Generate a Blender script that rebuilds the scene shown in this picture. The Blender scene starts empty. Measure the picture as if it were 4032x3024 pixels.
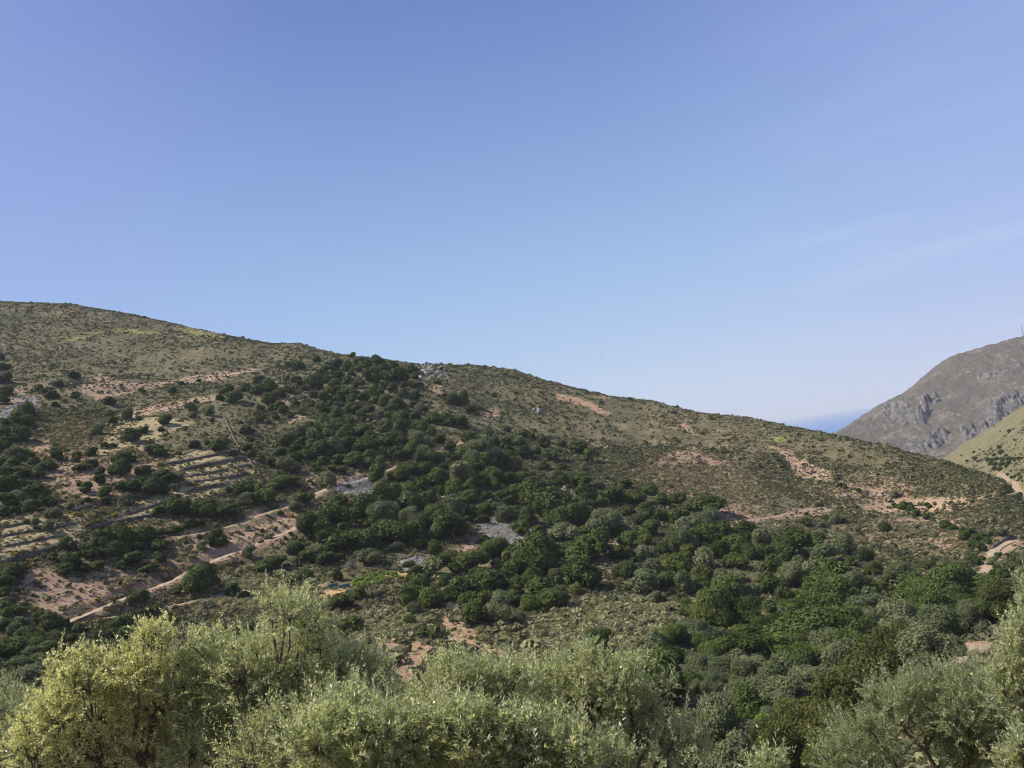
import bpy, math, random
import numpy as np
from mathutils import Vector, Matrix

# ------------------------------------------------------------------ camera
scene = bpy.context.scene
COL = scene.collection
W, H, F = 4032.0, 3024.0, 3490.0          # photograph size and focal length, in its own pixels
PITCH, ROLL = math.radians(4.83), math.radians(9.0)
cp, sp, cr, sr = math.cos(PITCH), math.sin(PITCH), math.cos(ROLL), math.sin(ROLL)
FWD = np.array([0, cp, sp]); RT0 = np.array([1.0, 0, 0]); UP0 = np.array([0, -sp, cp])
RGT = cr * RT0 - sr * UP0
UPV = sr * RT0 + cr * UP0
cam_data = bpy.data.cameras.new('camera')
cam_data.sensor_width = 36.0
cam_data.lens = 36.0 * F / W
cam_data.clip_start = 0.1
cam_data.clip_end = 200000.0
cam = bpy.data.objects.new('camera', cam_data)
COL.objects.link(cam)
M = Matrix.Identity(4)
for i in range(3):
    M[i][0], M[i][1], M[i][2] = RGT[i], UPV[i], -FWD[i]
cam.matrix_world = M
scene.camera = cam

# ------------------------------------------------------------------ world, sun, exposure
SUN_AZ, SUN_EL = math.radians(-88.0), math.radians(49.0)   # azimuth measured from +Y towards +X
world = bpy.data.worlds.new('World')
scene.world = world
world.use_nodes = True
nt = world.node_tree
nt.nodes.clear()
w_out = nt.nodes.new('ShaderNodeOutputWorld')
w_bg = nt.nodes.new('ShaderNodeBackground')
w_sky = nt.nodes.new('ShaderNodeTexSky')
w_sky.sky_type = 'NISHITA'
w_sky.sun_disc = False
w_sky.sun_elevation = SUN_EL
w_sky.sun_rotation = SUN_AZ
w_sky.altitude = 150.0
w_sky.air_density = 1.0
w_sky.dust_density = 0.6
w_sky.ozone_density = 2.2
w_bg.inputs['Strength'].default_value = 0.10
nt.links.new(w_sky.outputs[0], w_bg.inputs[0])
nt.links.new(w_bg.outputs[0], w_out.inputs[0])
sun_data = bpy.data.lights.new('sun', 'SUN')
sun_data.energy = 5.0
sun_data.angle = math.radians(0.5)
sun_data.color = (1.0, 0.94, 0.84)
sun = bpy.data.objects.new('sun', sun_data)
COL.objects.link(sun)
sdir = Vector((math.sin(SUN_AZ) * math.cos(SUN_EL), math.cos(SUN_AZ) * math.cos(SUN_EL), math.sin(SUN_EL)))
sun.rotation_euler = sdir.to_track_quat('Z', 'Y').to_euler()
sun.location = (-200, 100, 300)
scene.view_settings.view_transform = 'Standard'
scene.view_settings.look = 'None'
scene.view_settings.gamma = 1.0
scene.view_settings.exposure = 0.52
scene.view_settings.use_curve_mapping = False
scene.render.engine = 'CYCLES'
scene.cycles.use_denoising = True
scene.cycles.denoiser = 'OPENIMAGEDENOISE'
scene.cycles.denoising_prefilter = 'ACCURATE'
scene.cycles.denoising_input_passes = 'RGB_ALBEDO_NORMAL'
scene.cycles.pixel_filter_type = 'BLACKMAN_HARRIS'
scene.cycles.filter_width = 1.0
scene.cycles.max_bounces = 6
scene.cycles.diffuse_bounces = 3
scene.cycles.transmission_bounces = 3
scene.cycles.volume_bounces = 0

# ------------------------------------------------------------------ picture <-> place
def ray(px, py):
    px = np.asarray(px, float); py = np.asarray(py, float)
    dx = (px - W / 2)[..., None]; dy = (H / 2 - py)[..., None]
    d = FWD * F + dx * RGT + dy * UPV
    return d / np.hypot(d[..., 0], d[..., 1])[..., None]     # unit horizontal length

def at_dist(px, py, dist):
    return ray(px, py) * np.asarray(dist, float)[..., None]

def to_px(p):
    p = np.asarray(p, float)
    z = p @ FWD
    z = np.where(np.abs(z) < 1e-6, 1e-6, z)
    return W / 2 + F * (p @ RGT) / z, H / 2 - F * (p @ UPV) / z, z

def smooth(a, b, x):
    t = np.clip((x - a) / (b - a), 0, 1)
    return t * t * (3 - 2 * t)

_rs = np.random.RandomState(7)
_TAB = _rs.rand(256, 256)
def vnoise(x, y):
    xi = np.floor(x).astype(int); yi = np.floor(y).astype(int)
    fx = x - xi; fy = y - yi
    fx = fx * fx * (3 - 2 * fx); fy = fy * fy * (3 - 2 * fy)
    a = _TAB[xi & 255, yi & 255]; b = _TAB[(xi + 1) & 255, yi & 255]
    c = _TAB[xi & 255, (yi + 1) & 255]; d = _TAB[(xi + 1) & 255, (yi + 1) & 255]
    return (a * (1 - fx) + b * fx) * (1 - fy) + (c * (1 - fx) + d * fx) * fy
def fbm(x, y, octaves=4, gain=0.5):
    s = 0; a = 1; t = 0
    for k in range(octaves):
        s = s + a * (vnoise(x * 2 ** k + 17.3 * k, y * 2 ** k + 5.1 * k) - 0.5); t += a; a *= gain
    return s / t * 2

def tps_fit(P, Z, lam):
    n = len(P)
    d2 = ((P[:, None] - P[None]) ** 2).sum(-1) + 1e-9
    K = 0.5 * d2 * np.log(d2)
    A = np.zeros((n + 3, n + 3))
    A[:n, :n] = K + lam * np.eye(n)
    A[:n, n] = 1; A[:n, n + 1:] = P
    A[n, :n] = 1; A[n + 1:, :n] = P.T
    return np.linalg.solve(A, np.concatenate([Z, np.zeros(3)]))
def tps_eval(P, w, X, Y):
    sh = X.shape; x = X.ravel(); y = Y.ravel(); out = np.empty(x.size)
    n = len(P)
    for s in range(0, x.size, 40000):
        a = x[s:s + 40000, None] - P[None, :, 0]; b = y[s:s + 40000, None] - P[None, :, 1]
        d2 = a * a + b * b + 1e-9
        out[s:s + 40000] = (0.5 * d2 * np.log(d2)) @ w[:n] + w[n] + w[n + 1] * x[s:s + 40000] + w[n + 2] * y[s:s + 40000]
    return out.reshape(sh)

# ------------------------------------------------------------------ the land
CREST = [(-500, 1192, 770), (-250, 1186, 755), (0, 1188, 740), (280, 1198, 730), (475, 1230, 715), (600, 1255, 700), (800, 1300, 680),
         (1000, 1342, 650), (1080, 1353, 640), (1180, 1353, 630), (1290, 1385, 605), (1380, 1402, 590), (1480, 1412, 565),
         (1590, 1428, 545), (1650, 1436, 535), (1750, 1437, 545), (1880, 1440, 550), (2020, 1456, 550), (2150, 1500, 545),
         (2300, 1540, 538), (2430, 1565, 530), (2560, 1578, 520), (2650, 1600, 508), (2750, 1625, 500), (2900, 1638, 490),
         (3000, 1655, 480), (3100, 1677, 470), (3280, 1712, 455), (3400, 1738, 445), (3500, 1757, 437), (3600, 1790, 427), (3700, 1808, 417),
         (3830, 1850, 397), (3930, 1885, 372), (4010, 1935, 345), (4080, 2000, 320)]
BODY = [(0, 1350, 640), (300, 1330, 640), (600, 1400, 590), (900, 1440, 550), (0, 1480, 520), (250, 1500, 490), (400, 1490, 470),
        (700, 1480, 505), (280, 1545, 440), (500, 1535, 445), (750, 1495, 475), (1000, 1452, 510), (450, 1620, 400),
        (850, 1560, 430), (0, 1620, 420), (150, 1720, 365), (60, 1830, 330), (950, 1770, 345), (980, 1870, 318), (700, 1880, 312), (400, 1980, 287),
        (0, 1930, 305), (100, 2080, 265), (0, 2200, 243), (1300, 1600, 425), (1600, 1560, 445), (1900, 1560, 470), (1300, 1800, 345),
        (1700, 1780, 350), (1100, 2000, 290), (1500, 1900, 318), (2000, 1800, 365), (2000, 2000, 300), (1500, 2100, 268),
        (2400, 1700, 440), (2800, 1750, 430), (2400, 1900, 350), (2800, 1950, 350), (3200, 1850, 400), (3200, 2000, 340),
        (3600, 1960, 365), (3600, 2080, 315), (3900, 2020, 325), (3930, 2150, 285), (3300, 2150, 280), (2800, 2100, 295),
        (2400, 2100, 268), (600, 2400, 225), (300, 2480, 212), (0, 2500, 208), (1000, 2300, 236), (1400, 2300, 224), (1900, 2300, 222),
        (2000, 2130, 264), (2400, 2300, 217), (2900, 2300, 225), (3300, 2300, 225), (3600, 2280, 235), (3850, 2280, 235),
        (1800, 2450, 186), (1800, 2600, 163), (2300, 2450, 184), (2300, 2640, 152), (2700, 2560, 162), (3000, 2560, 160), (3300, 2560, 158), (3650, 2520, 165),
        (0, 2650, 170), (500, 2620, 180), (1100, 2600, 175),
        # the slope that climbs back towards the viewer
        (3850, 2545, 118), (3820, 2600, 100), (3700, 2760, 78), (3500, 2960, 58), (2800, 2900, 98), (3200, 2840, 96), (2300, 2900, 100),
        (4100, 2400, 92), (4250, 2400, 75)]
XYZ_NEAR = [(0, 0, -1.7), (0, 6, -3.6), (-8, 8, -4.0), (8, 8, -3.4), (-10, 18, -8.6), (0, 18, -8.4), (10, 18, -7.6), (20, 20, -6.5),
            (-25, 25, -11), (-40, 60, -18.5), (0, 60, -25), (-90, 90, -18), (0, 110, -32), (6.5, 12.5, -5.6), (11.6, 23, -10.2), (13, 32, -16.0), (22, 34, -15), (30, 30, -12), (-60, 20, -8), (60, 20, -2),
            (60, 60, -13), (0, -40, 12), (-80, -40, 14), (80, -40, 16), (-160, 60, -10), (140, 60, 2), (160, 110, -14)]
# the hill across the road at the far end of the valley
EAST = [(3720, 1792, 880), (3800, 1748, 870), (3900, 1690, 850), (4000, 1622, 830), (4100, 1560, 810), (4300, 1450, 800),
        (3850, 1790, 760), (3950, 1740, 740), (4032, 1690, 720), (3780, 1812, 790), (3850, 1835, 680), (3960, 1840, 640), (4040, 1800, 640), (4150, 1720, 640),
        (4040, 1890, 540), (4000, 1880, 560), (4200, 1880, 480), (4300, 1950, 420), (4160, 1985, 400)]
pts = []
for (x, y, d) in CREST:
    pts.append(at_dist(x, y, d))
    if x < 3500:
        q = at_dist(x, y, d + 90); q[2] -= 26; pts.append(q)
        q = at_dist(x, y, d + 220); q[2] -= 85; pts.append(q)
    elif x < 3950:
        q = at_dist(x, y, d + 60); q[2] -= 30; pts.append(q)
        q = at_dist(x, y, d + 120); q[2] -= 48; pts.append(q)
for (x, y, d) in BODY + EAST:
    pts.append(at_dist(x, y, d))
for (x, y, d) in EAST[:6]:
    q = at_dist(x, y, d + 100); q[2] -= 30; pts.append(q)
    q = at_dist(x, y, d + 250); q[2] -= 100; pts.append(q)
pts = np.array(pts + [np.array(p, float) for p in XYZ_NEAR])
PC, ZC = pts[:, :2] / 100.0, pts[:, 2]
TW = tps_fit(PC, ZC, 0.02)

NAZ = 1010
AZ = np.radians(np.linspace(-41.0, 41.0, NAZ))
RR = np.concatenate([np.arange(2, 60, 2.0), np.arange(60, 130, 1.2), np.arange(130, 440, 0.8), np.arange(440, 700, 1.2), np.arange(700, 1150, 4.0)])
NR = len(RR)
SA, CA = np.sin(AZ)[:, None], np.cos(AZ)[:, None]
GX, GY = SA * RR[None], CA * RR[None]
# coarse evaluation of the spline, then bilinear to the fine grid
ca_, cr_ = np.linspace(AZ[0], AZ[-1], 240), np.concatenate([np.arange(2, 130, 4.0), np.arange(130, 720, 4.0), np.arange(720, 1160, 10.0)])
cz = tps_eval(PC, TW, np.sin(ca_)[:, None] * cr_ / 100, np.cos(ca_)[:, None] * cr_ / 100)
tmp = np.array([np.interp(RR, cr_, row) for row in cz])
fi = np.interp(AZ, ca_, np.arange(len(ca_))); i0 = np.clip(fi.astype(int), 0, len(ca_) - 2); ft = (fi - i0)[:, None]
GZ = tmp[i0] * (1 - ft) + tmp[i0 + 1] * ft
del tmp, cz
amp = smooth(100, 220, RR)[None] * (0.4 + 0.6 * smooth(200, 450, RR))[None]
GZ = GZ + amp * (5.0 * fbm(GX / 75 + 3.1, GY / 110 + 1.7, 3) + 1.1 * fbm(GX / 14 + 9, GY / 17 + 4, 3))
# keep the skyline of the main hill where the photograph has it
cpx = np.array([c[0] for c in CREST], float); cpy = np.array([c[1] for c in CREST], float); cd = np.array([c[2] for c in CREST], float)
rr_ = ray(cpx, cpy)
caz = np.arctan2(rr_[:, 0], rr_[:, 1]); ctan = rr_[:, 2]
want = np.interp(AZ, caz, ctan); cdist = np.interp(AZ, caz, cd)
for it in range(3):
    near = RR[None] < (cdist[:, None] + 60)
    el = np.where(near & (RR[None] > 150), GZ / RR[None], -9).max(1)
    delta = want - el
    k = np.exp(-np.linspace(-2, 2, 9) ** 2); k /= k.sum()
    delta = np.convolve(np.pad(delta, 4, mode='edge'), k, mode='valid')
    wgt = smooth(0.55, 0.98, RR[None] / cdist[:, None]) * (1 - smooth(1.1, 1.5, RR[None] / cdist[:, None]) * (cdist[:, None] < 440))
    GZ = GZ + delta[:, None] * RR[None] * wgt

def ground(x, y):
    """height of the land under a point"""
    x = np.asarray(x, float); y = np.asarray(y, float)
    a = np.interp(np.arctan2(x, y), AZ, np.arange(NAZ)); r = np.interp(np.hypot(x, y), RR, np.arange(NR))
    ai = np.clip(a.astype(int), 0, NAZ - 2); ri = np.clip(r.astype(int), 0, NR - 2); fa = a - ai; fr = r - ri
    return ((GZ[ai, ri] * (1 - fr) + GZ[ai, ri + 1] * fr) * (1 - fa) + (GZ[ai + 1, ri] * (1 - fr) + GZ[ai + 1, ri + 1] * fr) * fa)

def hit(px, py, rmin=62.0):
    """the first point of the land that the line of sight through a place in the photograph meets"""
    px = np.atleast_1d(np.asarray(px, float)); py = np.atleast_1d(np.asarray(py, float))
    d = ray(px, py)
    az = np.arctan2(d[:, 0], d[:, 1])
    ai = np.clip(np.round(np.interp(az, AZ, np.arange(NAZ))).astype(int), 0, NAZ - 1)
    r0 = np.searchsorted(RR, rmin)
    out = np.full((len(px), 3), np.nan)
    for i in range(len(px)):
        t = GZ[ai[i]] / RR
        k = np.nonzero(t[r0:] >= d[i, 2])[0]
        if len(k):
            k = k[0] + r0
            if k > r0:
                a, b = t[k - 1] - d[i, 2], t[k] - d[i, 2]
                r = RR[k - 1] + (RR[k] - RR[k - 1]) * (-a / (b - a + 1e-12))
            else:
                r = RR[k]
            out[i] = d[i] * r
            out[i, 2] = ground(out[i, 0], out[i, 1])
    return out

# ------------------------------------------------------------------ helpers: materials and meshes
def new_mat(name):
    m = bpy.data.materials.new(name); m.use_nodes = True
    t = m.node_tree; b = t.nodes['Principled BSDF']
    b.inputs['Roughness'].default_value = 0.85
    b.inputs['Specular IOR Level'].default_value = 0.2
    return m, t, b

def nd(t, kind, **kw):
    n = t.nodes.new(kind)
    for k, v in kw.items():
        setattr(n, k, v)
    return n

def link(t, a, b):
    t.links.new(a, b)

def mixc(t, fac, a, b, blend='MIX'):
    n = nd(t, 'ShaderNodeMix', data_type='RGBA', blend_type=blend)
    for sock, v in ((n.inputs[0], fac), (n.inputs[6], a), (n.inputs[7], b)):
        if hasattr(v, 'is_output') or isinstance(v, bpy.types.NodeSocket):
            link(t, v, sock)
        elif isinstance(v, tuple):
            sock.default_value = (*v, 1.0)
        else:
            sock.default_value = v
    return n.outputs[2]

def ramp(t, fac, stops, interp='LINEAR'):
    n = nd(t, 'ShaderNodeValToRGB'); r = n.color_ramp; r.interpolation = interp
    while len(r.elements) < len(stops):
        r.elements.new(0.5)
    for e, (p, c) in zip(r.elements, stops):
        e.position = p; e.color = (*c, 1.0) if isinstance(c, tuple) else (c, c, c, 1.0)
    link(t, fac, n.inputs[0])
    return n.outputs[0]

def noise(t, scale, detail=4.0, rough=0.55, vec=None, kind='ShaderNodeTexNoise'):
    n = nd(t, kind); n.inputs['Scale'].default_value = scale
    if kind == 'ShaderNodeTexNoise':
        n.inputs['Detail'].default_value = detail; n.inputs['Roughness'].default_value = rough
    if vec is not None:
        link(t, vec, n.inputs['Vector'])
    return n.outputs[0]

def mesh_np(name, V, Q, mat, parent=None, smooth_=False, attr=None, face_attr=None, link_=True):
    """one mesh object from numpy arrays: V (n,3), Q (m,3) or (m,4)"""
    me = bpy.data.meshes.new(name)
    V = np.ascontiguousarray(V, np.float32); Q = np.ascontiguousarray(Q, np.int32)
    n, m, k = len(V), len(Q), Q.shape[1]
    me.vertices.add(n); me.vertices.foreach_set('co', V.ravel())
    me.loops.add(m * k); me.loops.foreach_set('vertex_index', Q.ravel())
    me.polygons.add(m); me.polygons.foreach_set('loop_start', np.arange(0, m * k, k, dtype=np.int32))
    if smooth_:
        me.polygons.foreach_set('use_smooth', np.ones(m, bool))
    me.update(calc_edges=True)
    for key, val in (attr or {}).items():
        if val.ndim == 1:
            a = me.attributes.new(key, 'FLOAT', 'POINT'); a.data.foreach_set('value', val.astype(np.float32))
        else:
            a = me.attributes.new(key, 'FLOAT_COLOR', 'POINT'); a.data.foreach_set('color', val.astype(np.float32).ravel())
    for key, val in (face_attr or {}).items():
        a = me.attributes.new(key, 'FLOAT', 'FACE'); a.data.foreach_set('value', val.astype(np.float32))
    me.materials.append(mat)
    if not link_:
        return me
    o = bpy.data.objects.new(name, me); COL.objects.link(o)
    if parent is not None:
        o.parent = parent
    return o

def tag(o, label=None, cat=None, group=None, kind=None):
    if label: o['label'] = label
    if cat: o['category'] = cat
    if group: o['group'] = group
    if kind: o['kind'] = kind
    return o

def empty(name, loc, rz=0.0):
    o = bpy.data.objects.new(name, None); COL.objects.link(o)
    o.empty_display_size = 0.3
    o.location = loc; o.rotation_euler = (0, 0, rz)
    return o

def grid_quads(n, m):
    i = np.arange(n * m).reshape(n, m)
    return np.stack([i[:-1, :-1], i[1:, :-1], i[1:, 1:], i[:-1, 1:]], -1).reshape(-1, 4)

def inside(poly, x, y):
    r = np.zeros(x.shape, bool); n = len(poly)
    for i in range(n):
        x1, y1 = poly[i]; x2, y2 = poly[(i + 1) % n]
        if y1 == y2: continue
        c = ((y1 > y) != (y2 > y)) & (x < (x2 - x1) * (y - y1) / (y2 - y1) + x1)
        r ^= c
    return r

def resample(P, step):
    P = np.asarray(P, float)
    s = np.concatenate([[0], np.cumsum(np.linalg.norm(np.diff(P, axis=0), axis=1))])
    t = np.linspace(0, s[-1], max(2, int(s[-1] / step)))
    return np.stack([np.interp(t, s, P[:, i]) for i in range(P.shape[1])], 1)

def soften(P, n=2):
    for _ in range(n):
        Q = P.copy(); Q[1:-1] = 0.25 * P[:-2] + 0.5 * P[1:-1] + 0.25 * P[2:]; P = Q
    return P

# ------------------------------------------------------------------ tracks and terrace walls cut into the hill
TRACKS = {
    'dirt_track_lower': ([(262, 2462), (300, 2445), (393, 2410), (479, 2372), (588, 2322), (678, 2288), (741, 2252), (814, 2227), (904, 2193), (950, 2175), (1014, 2149), (1070, 2125), (1131, 2099), (1180, 2075)], 1.25),
    'dirt_track_branch': ([(275, 2455), (400, 2432), (540, 2408), (650, 2383), (778, 2360), (860, 2340)], 0.95),
    'dirt_track_middle': ([(660, 2112), (741, 2108), (880, 2073), (1000, 2040), (1140, 1990), (1235, 1949), (1340, 1910), (1452, 1872), (1533, 1845), (1610, 1818), (1683, 1793), (1768, 1757), (1830, 1735)], 1.15),
    'dirt_track_upper': ([(260, 1548), (380, 1532), (520, 1528), (650, 1505), (760, 1482), (900, 1460), (1030, 1450)], 1.3),
    'dirt_track_spur': ([(2850, 2052), (3000, 2040), (3110, 2015), (3210, 2000), (3330, 1985), (3440, 1980), (3560, 1975), (3700, 1972), (3820, 1968), (3880, 1950), (3980, 1946), (4050, 1940)], 0.85),
    'footpath': ([(2416, 1866), (2470, 1857), (2560, 1838), (2646, 1820)], 0.7),
    'valley_road': ([(3868, 2295), (3880, 2245), (3905, 2190), (3935, 2150), (3975, 2128)], 1.4),
    'near_road': ([(3790, 2625), (3830, 2590), (3862, 2555), (3880, 2530)], 1.4),
    'far_road': ([(3930, 1872), (3955, 1882), (3990, 1903), (4020, 1935), (4060, 1990)], 1.3),
}
WALLS = {
    'l': ([(300, 2012), (360, 2000), (420, 1986), (520, 1956)], 0.95),
    'm': ([(0, 2162), (60, 2152), (120, 2141), (250, 2117)], 0.9),
    'n': ([(330, 2092), (450, 2062), (530, 2048), (600, 2034)], 0.9),
    'a': ([(640, 1836), (690, 1828), (770, 1813), (860, 1795), (945, 1781)], 0.96),
    'b': ([(705, 1862), (800, 1841), (900, 1823), (978, 1809)], 1.29),
    'c': ([(730, 1887), (800, 1876), (870, 1862), (940, 1848), (1000, 1834)], 1.00),
    'd': ([(610, 1945), (690, 1925), (760, 1907), (880, 1892), (930, 1882), (970, 1867)], 1.07),
    'e': ([(740, 1939), (800, 1927), (850, 1918), (888, 1912)], 1.11),
    'f': ([(465, 2046), (520, 2030), (560, 2015), (620, 1993), (690, 1970)], 0.89),
    'g': ([(0, 2118), (80, 2106), (150, 2097), (240, 2082), (320, 2066)], 0.89),
    'h': ([(0, 2216), (60, 2205), (100, 2192), (170, 2175), (235, 2155)], 0.96),
    'i': ([(0, 2090), (60, 2075), (130, 2060)], 0.81),
    'j': ([(3905, 2168), (3930, 2148), (3985, 2122)], 1.11),
}
def densify(P, step=25):
    return resample(np.array(P, float), step)

def near_line(line, reach):
    """grid cells within reach of a line on the land: indices, distance, nearest height, side (+ beyond)"""
    lo, hi = line[:, :2].min(0) - reach, line[:, :2].max(0) + reach
    sel = np.nonzero((GX > lo[0]) & (GX < hi[0]) & (GY > lo[1]) & (GY < hi[1]))
    x, y = GX[sel], GY[sel]
    best = np.full(x.shape, 1e9); z = np.zeros(x.shape); side = np.zeros(x.shape)
    for i in range(len(line) - 1):
        a, b = line[i], line[i + 1]; ab = b[:2] - a[:2]; L = ab @ ab + 1e-9
        t = np.clip(((x - a[0]) * ab[0] + (y - a[1]) * ab[1]) / L, 0, 1)
        qx, qy = a[0] + t * ab[0], a[1] + t * ab[1]
        d = np.hypot(x - qx, y - qy)
        m = d < best
        best[m] = d[m]; z[m] = (a[2] + t * (b[2] - a[2]))[m]
        side[m] = (np.hypot(x, y) - np.hypot(qx, qy))[m]
    k = best < reach
    return (sel[0][k], sel[1][k]), best[k], z[k], side[k]

ROAD_MASK = np.zeros(GZ.shape, np.float32)
BANK_MASK = np.zeros(GZ.shape, np.float32)
track_lines = {}
for nm, (px, hw) in TRACKS.items():
    q = densify(px, 12)
    L = hit(q[:, 0], q[:, 1]); L = L[~np.isnan(L[:, 0])]
    keep = np.concatenate([[True], np.linalg.norm(np.diff(L[:, :2], axis=0), axis=1) < 45])
    L = L[keep]
    L = soften(resample(soften(L, 3), 1.6), 8)
    ss = np.arange(len(L)) * 1.6; tg = np.gradient(L[:, :2], axis=0); tg /= np.linalg.norm(tg, axis=1)[:, None] + 1e-9
    wv = 2.4 * fbm(ss / 16 + len(L), ss * 0 + 4.4, 2)
    L[:, :2] += np.stack([-tg[:, 1], tg[:, 0]], 1) * wv[:, None]
    L[:, 2] = ground(L[:, 0], L[:, 1]); L = np.column_stack([L[:, :2], soften(L[:, 2:], 25)])
    track_lines[nm] = (L, hw)
for nm, (L, hw) in track_lines.items():
    idx, d, z, side = near_line(L, hw + 6)
    rampw = np.where(side > 0, 2.2, 4.0) * (0.5 if hw < 1 else 1.0)
    t = smooth(0, 1, (d - hw - 0.5) / rampw)
    GZ[idx] = (z - 0.12) * (1 - t) + GZ[idx] * t
    ROAD_MASK[idx] = np.maximum(ROAD_MASK[idx], 1 - smooth(hw, hw + 1.0, d))
    BANK_MASK[idx] = np.maximum(BANK_MASK[idx], (1 - smooth(hw + 0.8, hw + 3.4, d)) * (0.85 if hw > 1 else 0.3))
wall_lines = {}
for nm, (px, hgt) in WALLS.items():
    q = densify(px, 10)
    L = hit(q[:, 0], q[:, 1] - 4); L = L[~np.isnan(L[:, 0])]
    L = L[np.concatenate([[True], np.linalg.norm(np.diff(L[:, :2], axis=0), axis=1) < 14])]
    L = soften(resample(soften(L, 2), 0.9), 4)
    L[:, 2] = ground(L[:, 0], L[:, 1])
    wall_lines[nm] = (L, hgt)
for nm, (L, hgt) in wall_lines.items():
    idx, d, z, side = near_line(L, 9)
    up = side > 0.25
    GZ[idx] = GZ[idx] + np.where(up, (hgt - 0.25) * (1 - smooth(1.0, 9, d)), -0.25 * (1 - smooth(0.5, 6, d)))

# ------------------------------------------------------------------ what grows or lies bare where (areas of the land)
A = {}
A['soil'] = [
    [(290, 1545), (385, 1462), (425, 1478), (470, 1500), (560, 1505), (660, 1500), (760, 1478), (1010, 1448), (1010, 1458), (850, 1500), (690, 1518), (600, 1530), (520, 1545), (450, 1572), (380, 1570), (340, 1545)],
    [(445, 1640), (520, 1610), (620, 1590), (740, 1570), (850, 1556), (866, 1568), (780, 1590), (700, 1612), (640, 1622), (560, 1640), (470, 1655)],
    [(110, 1755), (200, 1768), (330, 1768), (330, 1785), (240, 1800), (150, 1812)],
    [(10, 1590), (60, 1525), (90, 1520), (110, 1560), (60, 1600)],
    [(50, 2340), (105, 2240), (200, 2235), (340, 2290), (480, 2320), (420, 2370), (300, 2430), (260, 2450), (120, 2385)],
    [(3080, 1795), (3170, 1808), (3270, 1868), (3290, 1900), (3250, 1905), (3180, 1890), (3110, 1850)],
    [(3010, 1745), (3070, 1765), (3140, 1790), (3150, 1805), (3090, 1795), (3030, 1765)],
    [(2660, 1660), (2700, 1668), (2770, 1708), (2750, 1718), (2690, 1690)],
    [(1180, 1850), (1240, 1868), (1262, 1925), (1232, 1945), (1205, 1900)],
    [(1320, 1862), (1420, 1868), (1470, 1865), (1440, 1890), (1330, 1925)],
    [(820, 2130), (930, 2075), (1130, 2030), (1175, 2035), (1165, 2090), (1080, 2120), (930, 2190), (850, 2215), (810, 2190)],
    [(3560, 1960), (3700, 1958), (3900, 1962), (3820, 2000), (3720, 2015), (3650, 2020), (3600, 1995)],
    [(2860, 2050), (3000, 2030), (3120, 2005), (3250, 1995), (3400, 1985), (3400, 2020), (3300, 2030), (3100, 2040), (2900, 2065)],
    [(2840, 2100), (2870, 2060), (2950, 2055), (2920, 2080)],
    [(1160, 1630), (1190, 1625), (1200, 1645), (1130, 1680)], [(1100, 1640), (1140, 1600), (1155, 1560), (1120, 1540), (1060, 1490), (1050, 1500), (1110, 1570)],
    [(1380, 1560), (1400, 1545), (1415, 1570), (1400, 1590)],
    [(1900, 1620), (1940, 1600), (1970, 1620), (1960, 1660), (1910, 1650)],
    [(1250, 2300), (1310, 2270), (1310, 2290), (1240, 2320)], [(1790, 2170), (1890, 2110), (1880, 2150), (1830, 2190), (1780, 2195)],
    [(2185, 1905), (2230, 1925), (2270, 1975), (2300, 2040), (2270, 2020), (2220, 1965)], [(2300, 1960), (2370, 1985), (2395, 2020), (2340, 2000)],
    [(2335, 2080), (2390, 2060), (2420, 2110), (2460, 2160), (2520, 2190), (2500, 2200), (2420, 2160)],
    [(2710, 2250), (2740, 2255), (2770, 2300), (2790, 2330), (2760, 2330)], [(2760, 2150), (2790, 2160), (2800, 2190), (2770, 2190)],
    [(3185, 2320), (3215, 2310), (3245, 2345), (3240, 2365), (3200, 2350)], [(2350, 2240), (2390, 2300), (2405, 2330), (2380, 2320)],
    [(3890, 2030), (3940, 2035), (3935, 2060), (3880, 2060)], [(3880, 2160), (3950, 2110), (4032, 2120), (4032, 2170), (3960, 2180), (3900, 2180)],
    [(3520, 2900), (3570, 2900), (3560, 2990), (3520, 2990)],
    [(600, 1800), (700, 1790), (690, 1800), (610, 1815)], [(140, 2050), (230, 2020), (250, 2050)], [(180, 1900), (320, 1850), (330, 1862), (220, 1910)],
    [(0, 2130), (130, 2125), (300, 2110), (330, 2125), (150, 2150), (0, 2165)],
    [(1690, 1520), (1730, 1510), (1760, 1560), (1710, 1555)], [(3400, 1990), (3560, 1975), (3560, 2010), (3420, 2020)],
    [(2330, 1755), (2390, 1742), (2420, 1755), (2370, 1765)],
]
A['orange'] = [
    [(2170, 1545), (2200, 1550), (2260, 1562), (2330, 1585), (2430, 1645), (2380, 1632), (2310, 1600), (2240, 1580), (2190, 1568)],
    [(1735, 2418), (1800, 2440), (1850, 2470), (1890, 2500), (1905, 2540), (2000, 2568), (2115, 2598), (2060, 2615), (1930, 2575), (1840, 2542), (1760, 2525)],
    [(1620, 2535), (1700, 2528), (1695, 2595), (1640, 2625), (1645, 2690), (1580, 2690), (1560, 2640)],
    [(1490, 2530), (1570, 2500), (1610, 2510), (1560, 2550), (1480, 2560)],
    [(550, 1605), (700, 1575), (700, 1582), (560, 1618)], [(2340, 1555), (2400, 1560), (2410, 1580), (2350, 1570)],
    [(1510, 2200), (1530, 2195), (1525, 2215)], [(130, 1755), (200, 1750), (200, 1768), (135, 1775)],
    [(1250, 2335), (1330, 2322), (1380, 2328), (1300, 2345)], [(690, 2140), (860, 2090), (870, 2110), (760, 2160)],
]
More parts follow.
